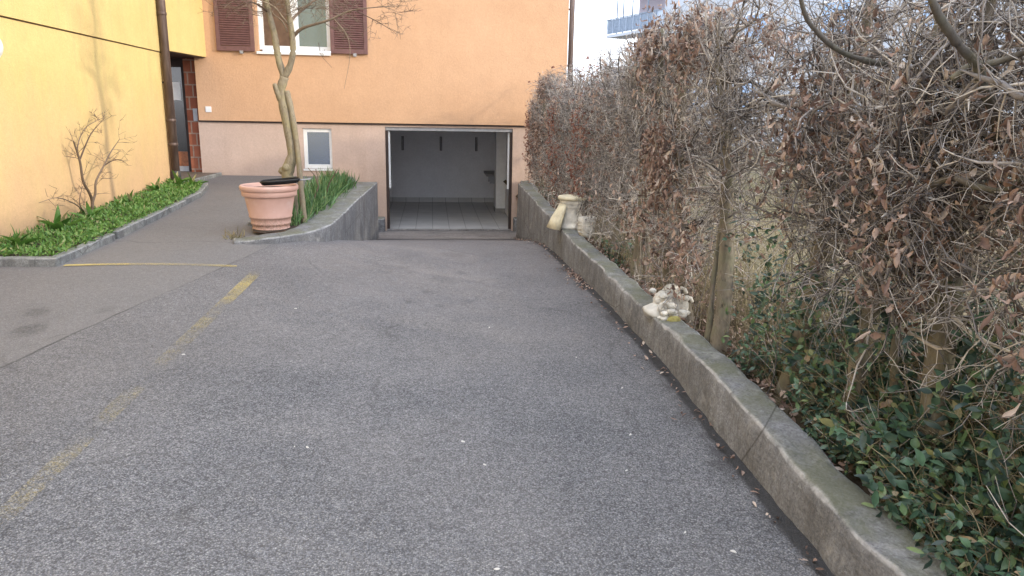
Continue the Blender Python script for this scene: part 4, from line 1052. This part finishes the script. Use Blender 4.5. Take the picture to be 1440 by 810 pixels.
# ------------------------------------------------------------------ bed along the yellow wall
kerb = [(-3.97, 6.55), (-3.2, 6.55), (-3.19, 7.74), (-3.27, 9.55), (-3.33, 11.12), (-3.54, 12.2), (-3.95, 12.28)]
mb = MB()
for i in range(len(kerb)-1):
    a_ = np.array(kerb[i]); b_ = np.array(kerb[i+1]); Lk = np.linalg.norm(b_-a_); d = (b_-a_)/Lk; q = np.array([-d[1], d[0]])
    m_ = max(1, int(round(Lk/.9)))
    for j in range(m_):
        u0 = a_+d*(Lk*j/m_+.004+(.08 if i and j == 0 else 0)); u1 = a_+d*(Lk*(j+1)/m_-.004)
        hz = .075+rr_.uniform(-.008, .008); c = [u0, u1, u1+q*.085, u0+q*.085]
        mb.hexa([(*p, yard(p[1])-.1) for p in c], [(*p, yard(p[1])+hz) for p in c])
tag(mb.build('stone_kerb', M['granite'], bevel=.012), 'grey granite kerb round the green bed under the yellow wall', 'kerb')
poly = [(-3.96, 6.62), (-3.27, 6.62), (-3.25, 7.74), (-3.33, 9.55), (-3.40, 11.12), (-3.60, 12.1), (-4.12, 12.25)]
MB().add([(x, y, yard(y)+.05) for x, y in poly], [tuple(range(len(poly)))]).build('wall_bed_soil', M['soil'])['kind'] = 'structure'
rng = np.random.default_rng(66)
n = 11000; y = rng.uniform(6.62, 12.15, n); x1 = np.interp(y, [6.6, 7.74, 9.55, 11.12, 12.1], [-3.26, -3.24, -3.32, -3.39, -3.62])+.02; x0 = -3.95-(y-6.55)*.0314
f_ = rng.random(n); x = x0+(x1-x0)*f_
hm = np.array([.5+.5*vnoise((a_, b_, 0), 3.5, 2) for a_, b_ in zip(x, y)])
P = np.stack([x, y, np.array([yard(b_) for b_ in y])+.045+(.01+.10*hm)*rng.random(n)**.8], 1)
D = rng.normal(size=(n, 3)); D[:, 2] = abs(D[:, 2])*.7+.15; Nn = rng.normal(size=(n, 3))*.5+np.array([.2, -.2, 1.])
V, F = leaf_mesh(P, D, Nn, rng.uniform(.012, .06, n)*(.6+.8*hm), rng.uniform(.008, .024, n), rng.uniform(-.9, .6, n), .2)
k_ = rng.random(n) < .22; Vr = V.reshape(n, 12, 3); Vr[k_] = (Vr[k_]-P[k_][:, None])*np.array([.7, .7, 1.6])+P[k_][:, None]; V = Vr.reshape(-1, 3)
tag(mesh_np('bed_ground_cover', V, F, M['leaf_green']), 'dense fresh green ground cover in the bed under the yellow wall', 'ground cover', kind='stuff')
def tulip(seed):
    global rng
    rng = np.random.default_rng(seed); n = 16
    P = rng.normal(size=(n, 3))*.03; P[:, 2] = 0; D = rng.normal(size=(n, 3))*.55+np.array([0, 0, .8])
    V, F = leaf_mesh(P, D, runit(n)*.4+np.array([0, 0, .6]), rng.uniform(.16, .28, n), rng.uniform(.035, .06, n), rng.uniform(-1.1, -.1, n), .3, 6, (.35, .5, .55, .48, .3, .03))
    return V, F
tp = None
for k, (x, y, lab) in enumerate(((-3.84, 7.95, 'broad leaved plant at the foot of the bare shrub by the yellow wall'), (-3.85, 8.75, 'broad leaved green plant just beyond the bare shrub'), (-3.92, 11.95, 'tall broad leaved plant by the foot of the downspout'),
                                 (-3.66, 11.8, 'arching broad leaved plant at the far tip of the green bed'), (-3.98, 11.2, 'broad leaved plant against the wall short of the downspout'), (-3.86, 9.9, 'broad leaved plant halfway along the green bed'), (-3.80, 7.1, 'broad leaved plant near the left end of the green bed'))):
    if tp is None: V, F = tulip(401); tp = o = mesh_np('leafy_plant', V, F, M['leaf_green'])
    else: o = tp.copy(); COL.objects.link(o)
    o.location = (x, y, yard(y)+.06); o.rotation_euler = (0, 0, rr_.uniform(0, 6.28)); s = rr_.uniform(.85, 1.2); o.scale = (s, s, s)
    tag(o, lab, 'plant', 'broad leaved plants in the wall bed')
# bare shrub against the yellow wall
rng = np.random.default_rng(70)
SYB = lambda px: float(np.interp(px, [40, 120, 190], [8.3, 9.0, 9.9]))
def wpx(px, py, off=.12):
    d = np.array(fwd)+(px-720)/f_px*np.array(r2)-(py-405)/f_px*np.array(u2)
    nrm = np.array([math.cos(a), -math.sin(a), 0]); c0 = np.array([W0[0], W0[1], 0])+nrm*off
    t_ = (nrm@(c0-np.array([0, 0, CAM_Z])))/(nrm@d); return np.array([0, 0, CAM_Z])+d*t_
sb = wpx(128, 305)
shrub = thing('bare_shrub', 'leafless twiggy shrub against the yellow wall in the green bed', 'shrub', tuple(sb))
so_ = Matrix.Translation(-Vector(tuple(sb)))
st = Tubes(); br = Tubes()
def sl(pp, rad, n, Lr):
    pts = catmull([wpx(x_, y_, o_) for x_, y_, o_ in pp], 4); ra = np.interp(np.linspace(0, 1, len(pts)), np.linspace(0, 1, len(rad)), rad)
    st.add(pts, ra, 7); twiggy(pts, ra, n, Lr, 1, .2)
sl([(129, 306, .12), (130, 285, .12), (126, 272, .13), (117, 255, .14), (113, 230, .15), (108, 212, .15), (103, 198, .15)], [.021, .018, .016, .014, .013, .011, .007], 12, .22)
sl([(130, 285, .12), (134, 272, .15), (135, 255, .17), (146, 233, .2), (155, 215, .2), (168, 196, .22)], [.015, .013, .012, .010, .008, .003], 12, .22)
sl([(112, 225, .15), (120, 205, .18), (128, 188, .18), (138, 176, .2), (148, 165, .2)], [.010, .008, .006, .004, .002], 10, .16)
sl([(146, 233, .2), (158, 226, .22), (170, 225, .25), (180, 232, .26)], [.008, .006, .004, .002], 7, .16)
sl([(108, 212, .15), (112, 195, .13), (122, 178, .12), (146, 165, .1)], [.008, .006, .004, .002], 8, .16)
sl([(122, 300, .1), (110, 290, .12), (100, 284, .15), (80, 278, .2), (55, 285, .22)], [.009, .008, .006, .004, .002], 8, .15)
sl([(124, 302, .1), (114, 292, .12), (112, 280, .13), (116, 262, .14)], [.007, .006, .005, .003], 5, .15)
st.V += br.V; st.F += [f+st.n for f in br.F]
o = st.build('branches', M['twig_tree']); o.parent = shrub; o.matrix_parent_inverse = so_

# ------------------------------------------------------------------ scraps on the asphalt
sp = None
for (x, y) in ((-.66, 3.31), (-.60, 3.30), (.14, 3.34), (.23, 3.10), (.22, 2.31), (.98, 2.50), (1.12, 4.04), (1.12, 2.36), (.88, 3.02), (.42, 5.3), (-1.05, 5.6), (.95, 4.6), (-1.55, 4.55), (1.0, 3.4)):
    if sp is None:
        pts = [(.016*math.cos(t)*(1+.3*math.sin(3*t)), .010*math.sin(t)*(1+.25*math.cos(2*t))) for t in np.linspace(0, 2*PI, 11)[:-1]]
        mb = MB(); mb.hexa([(x_, y_, 0) for x_, y_ in pts], [(x_*.7, y_*.7, .005) for x_, y_ in pts]); sp = o = mb.build('pale_scrap', M['scrap'])
    else: o = sp.copy(); COL.objects.link(o)
    o.location = (x, y, ground(x, y)+.001); o.rotation_euler = (0, 0, rr_.uniform(0, 6)); s = rr_.uniform(.35, .8); o.scale = (s, s, s)
    tag(o, 'tiny pale scrap lying on the grey asphalt', 'scrap', 'pale scraps on the asphalt')

# ------------------------------------------------------------------ pale blue block beyond the hedge
bd = thing('apartment_block', 'pale blue apartment block with corner balconies behind the hedge', 'building', (10.3, 45, 0), 0)
dv = np.array([.276, -.961]); dn = np.array([.961, .276]); O = np.array([10.3, 45.])
def bp(s, o): return O+dv*s+dn*o-O
def bslab(s0, s1, o0, o1, z0, z1, mb=None):
    mb = mb or MB(); c = [bp(s0, o0), bp(s1, o0), bp(s1, o1), bp(s0, o1)]
    return mb.hexa([(*p, z0) for p in c], [(*p, z1) for p in c])
holes = []
bslab(6.06, 42, 0, 10, -1.5, 13).build('block_wall', M['far_wall'], bd)
bslab(1.4, 6.058, 1.3, 10, -1.5, 13).build('end_wall', M['far_mauve_shade'], bd)
bslab(5.5, 42.5, -.5, 10.5, 13.0, 13.3).build('roof', M['grey_metal'], bd)
for z in (3.05, 5.82, 8.45):
    bc = bslab(0 if z < 8 else 1.2, 6.056, 0, 1.298, z, z+.16).build('balcony', M['far_wall'], bd)
    mb = MB(); s_ = .02
    bslab(0.0, 6.05, -.005, .035, z+.98, z+1.03, mb); bslab(0, 6.05, -.003, .033, z+.20, z+.23, mb)
    k = 0
    while s_ < 6.05:
        bslab(s_, s_+.025, .0, .03, z+.231, z+.979, mb); s_ += .75
        # ornamental lens shaped bars between posts
        if s_ < 6.0:
            for c_ in np.arange(s_-.75+.14, s_-.05, .145):
                for sg in (-1, 1):
                    pts = [(*(bp(c_+sg*.06*math.sin(t_*PI), .015)), z+.231+.748*t_) for t_ in np.linspace(0, 1, 7)]; mb.tube(pts, .010, 4)
    bslab(0, .025, 0.036, 1.29, z+.98, z+1.03, mb)
    mb.build('railing', M['far_rail'], bc)
    bslab(.03, 6.04, .05, .062, z+.24, z+.97).build('balcony_panel', M['far_panel'], bc)
for s_ in (.9, 1.6, 2.6, 4.2, 5.9):
    p = bp(s_, .16); MB().tube([(*p, 5.98), (*p, 8.45)], .04, 8).build('balcony_post', M['far_rail'], bd)
for s_ in (8.2, 12.5, 17, 21.5, 26, 30.5):
    for z in (1.6, 4.4, 7.2, 10):
        wf = bslab(s_, s_+1.5, -.03, -.002, z, z+1.45).build('window', M['white'], bd)
        mb = MB(); bslab(s_+.08, s_+.72, -.045, -.032, z+.08, z+1.37, mb); bslab(s_+.78, s_+1.42, -.045, -.032, z+.08, z+1.37, mb); mb.build('pane', M['glass'], wf)
print('objects', len(bpy.data.objects), 'faces', sum(len(m.polygons) for m in bpy.data.meshes))
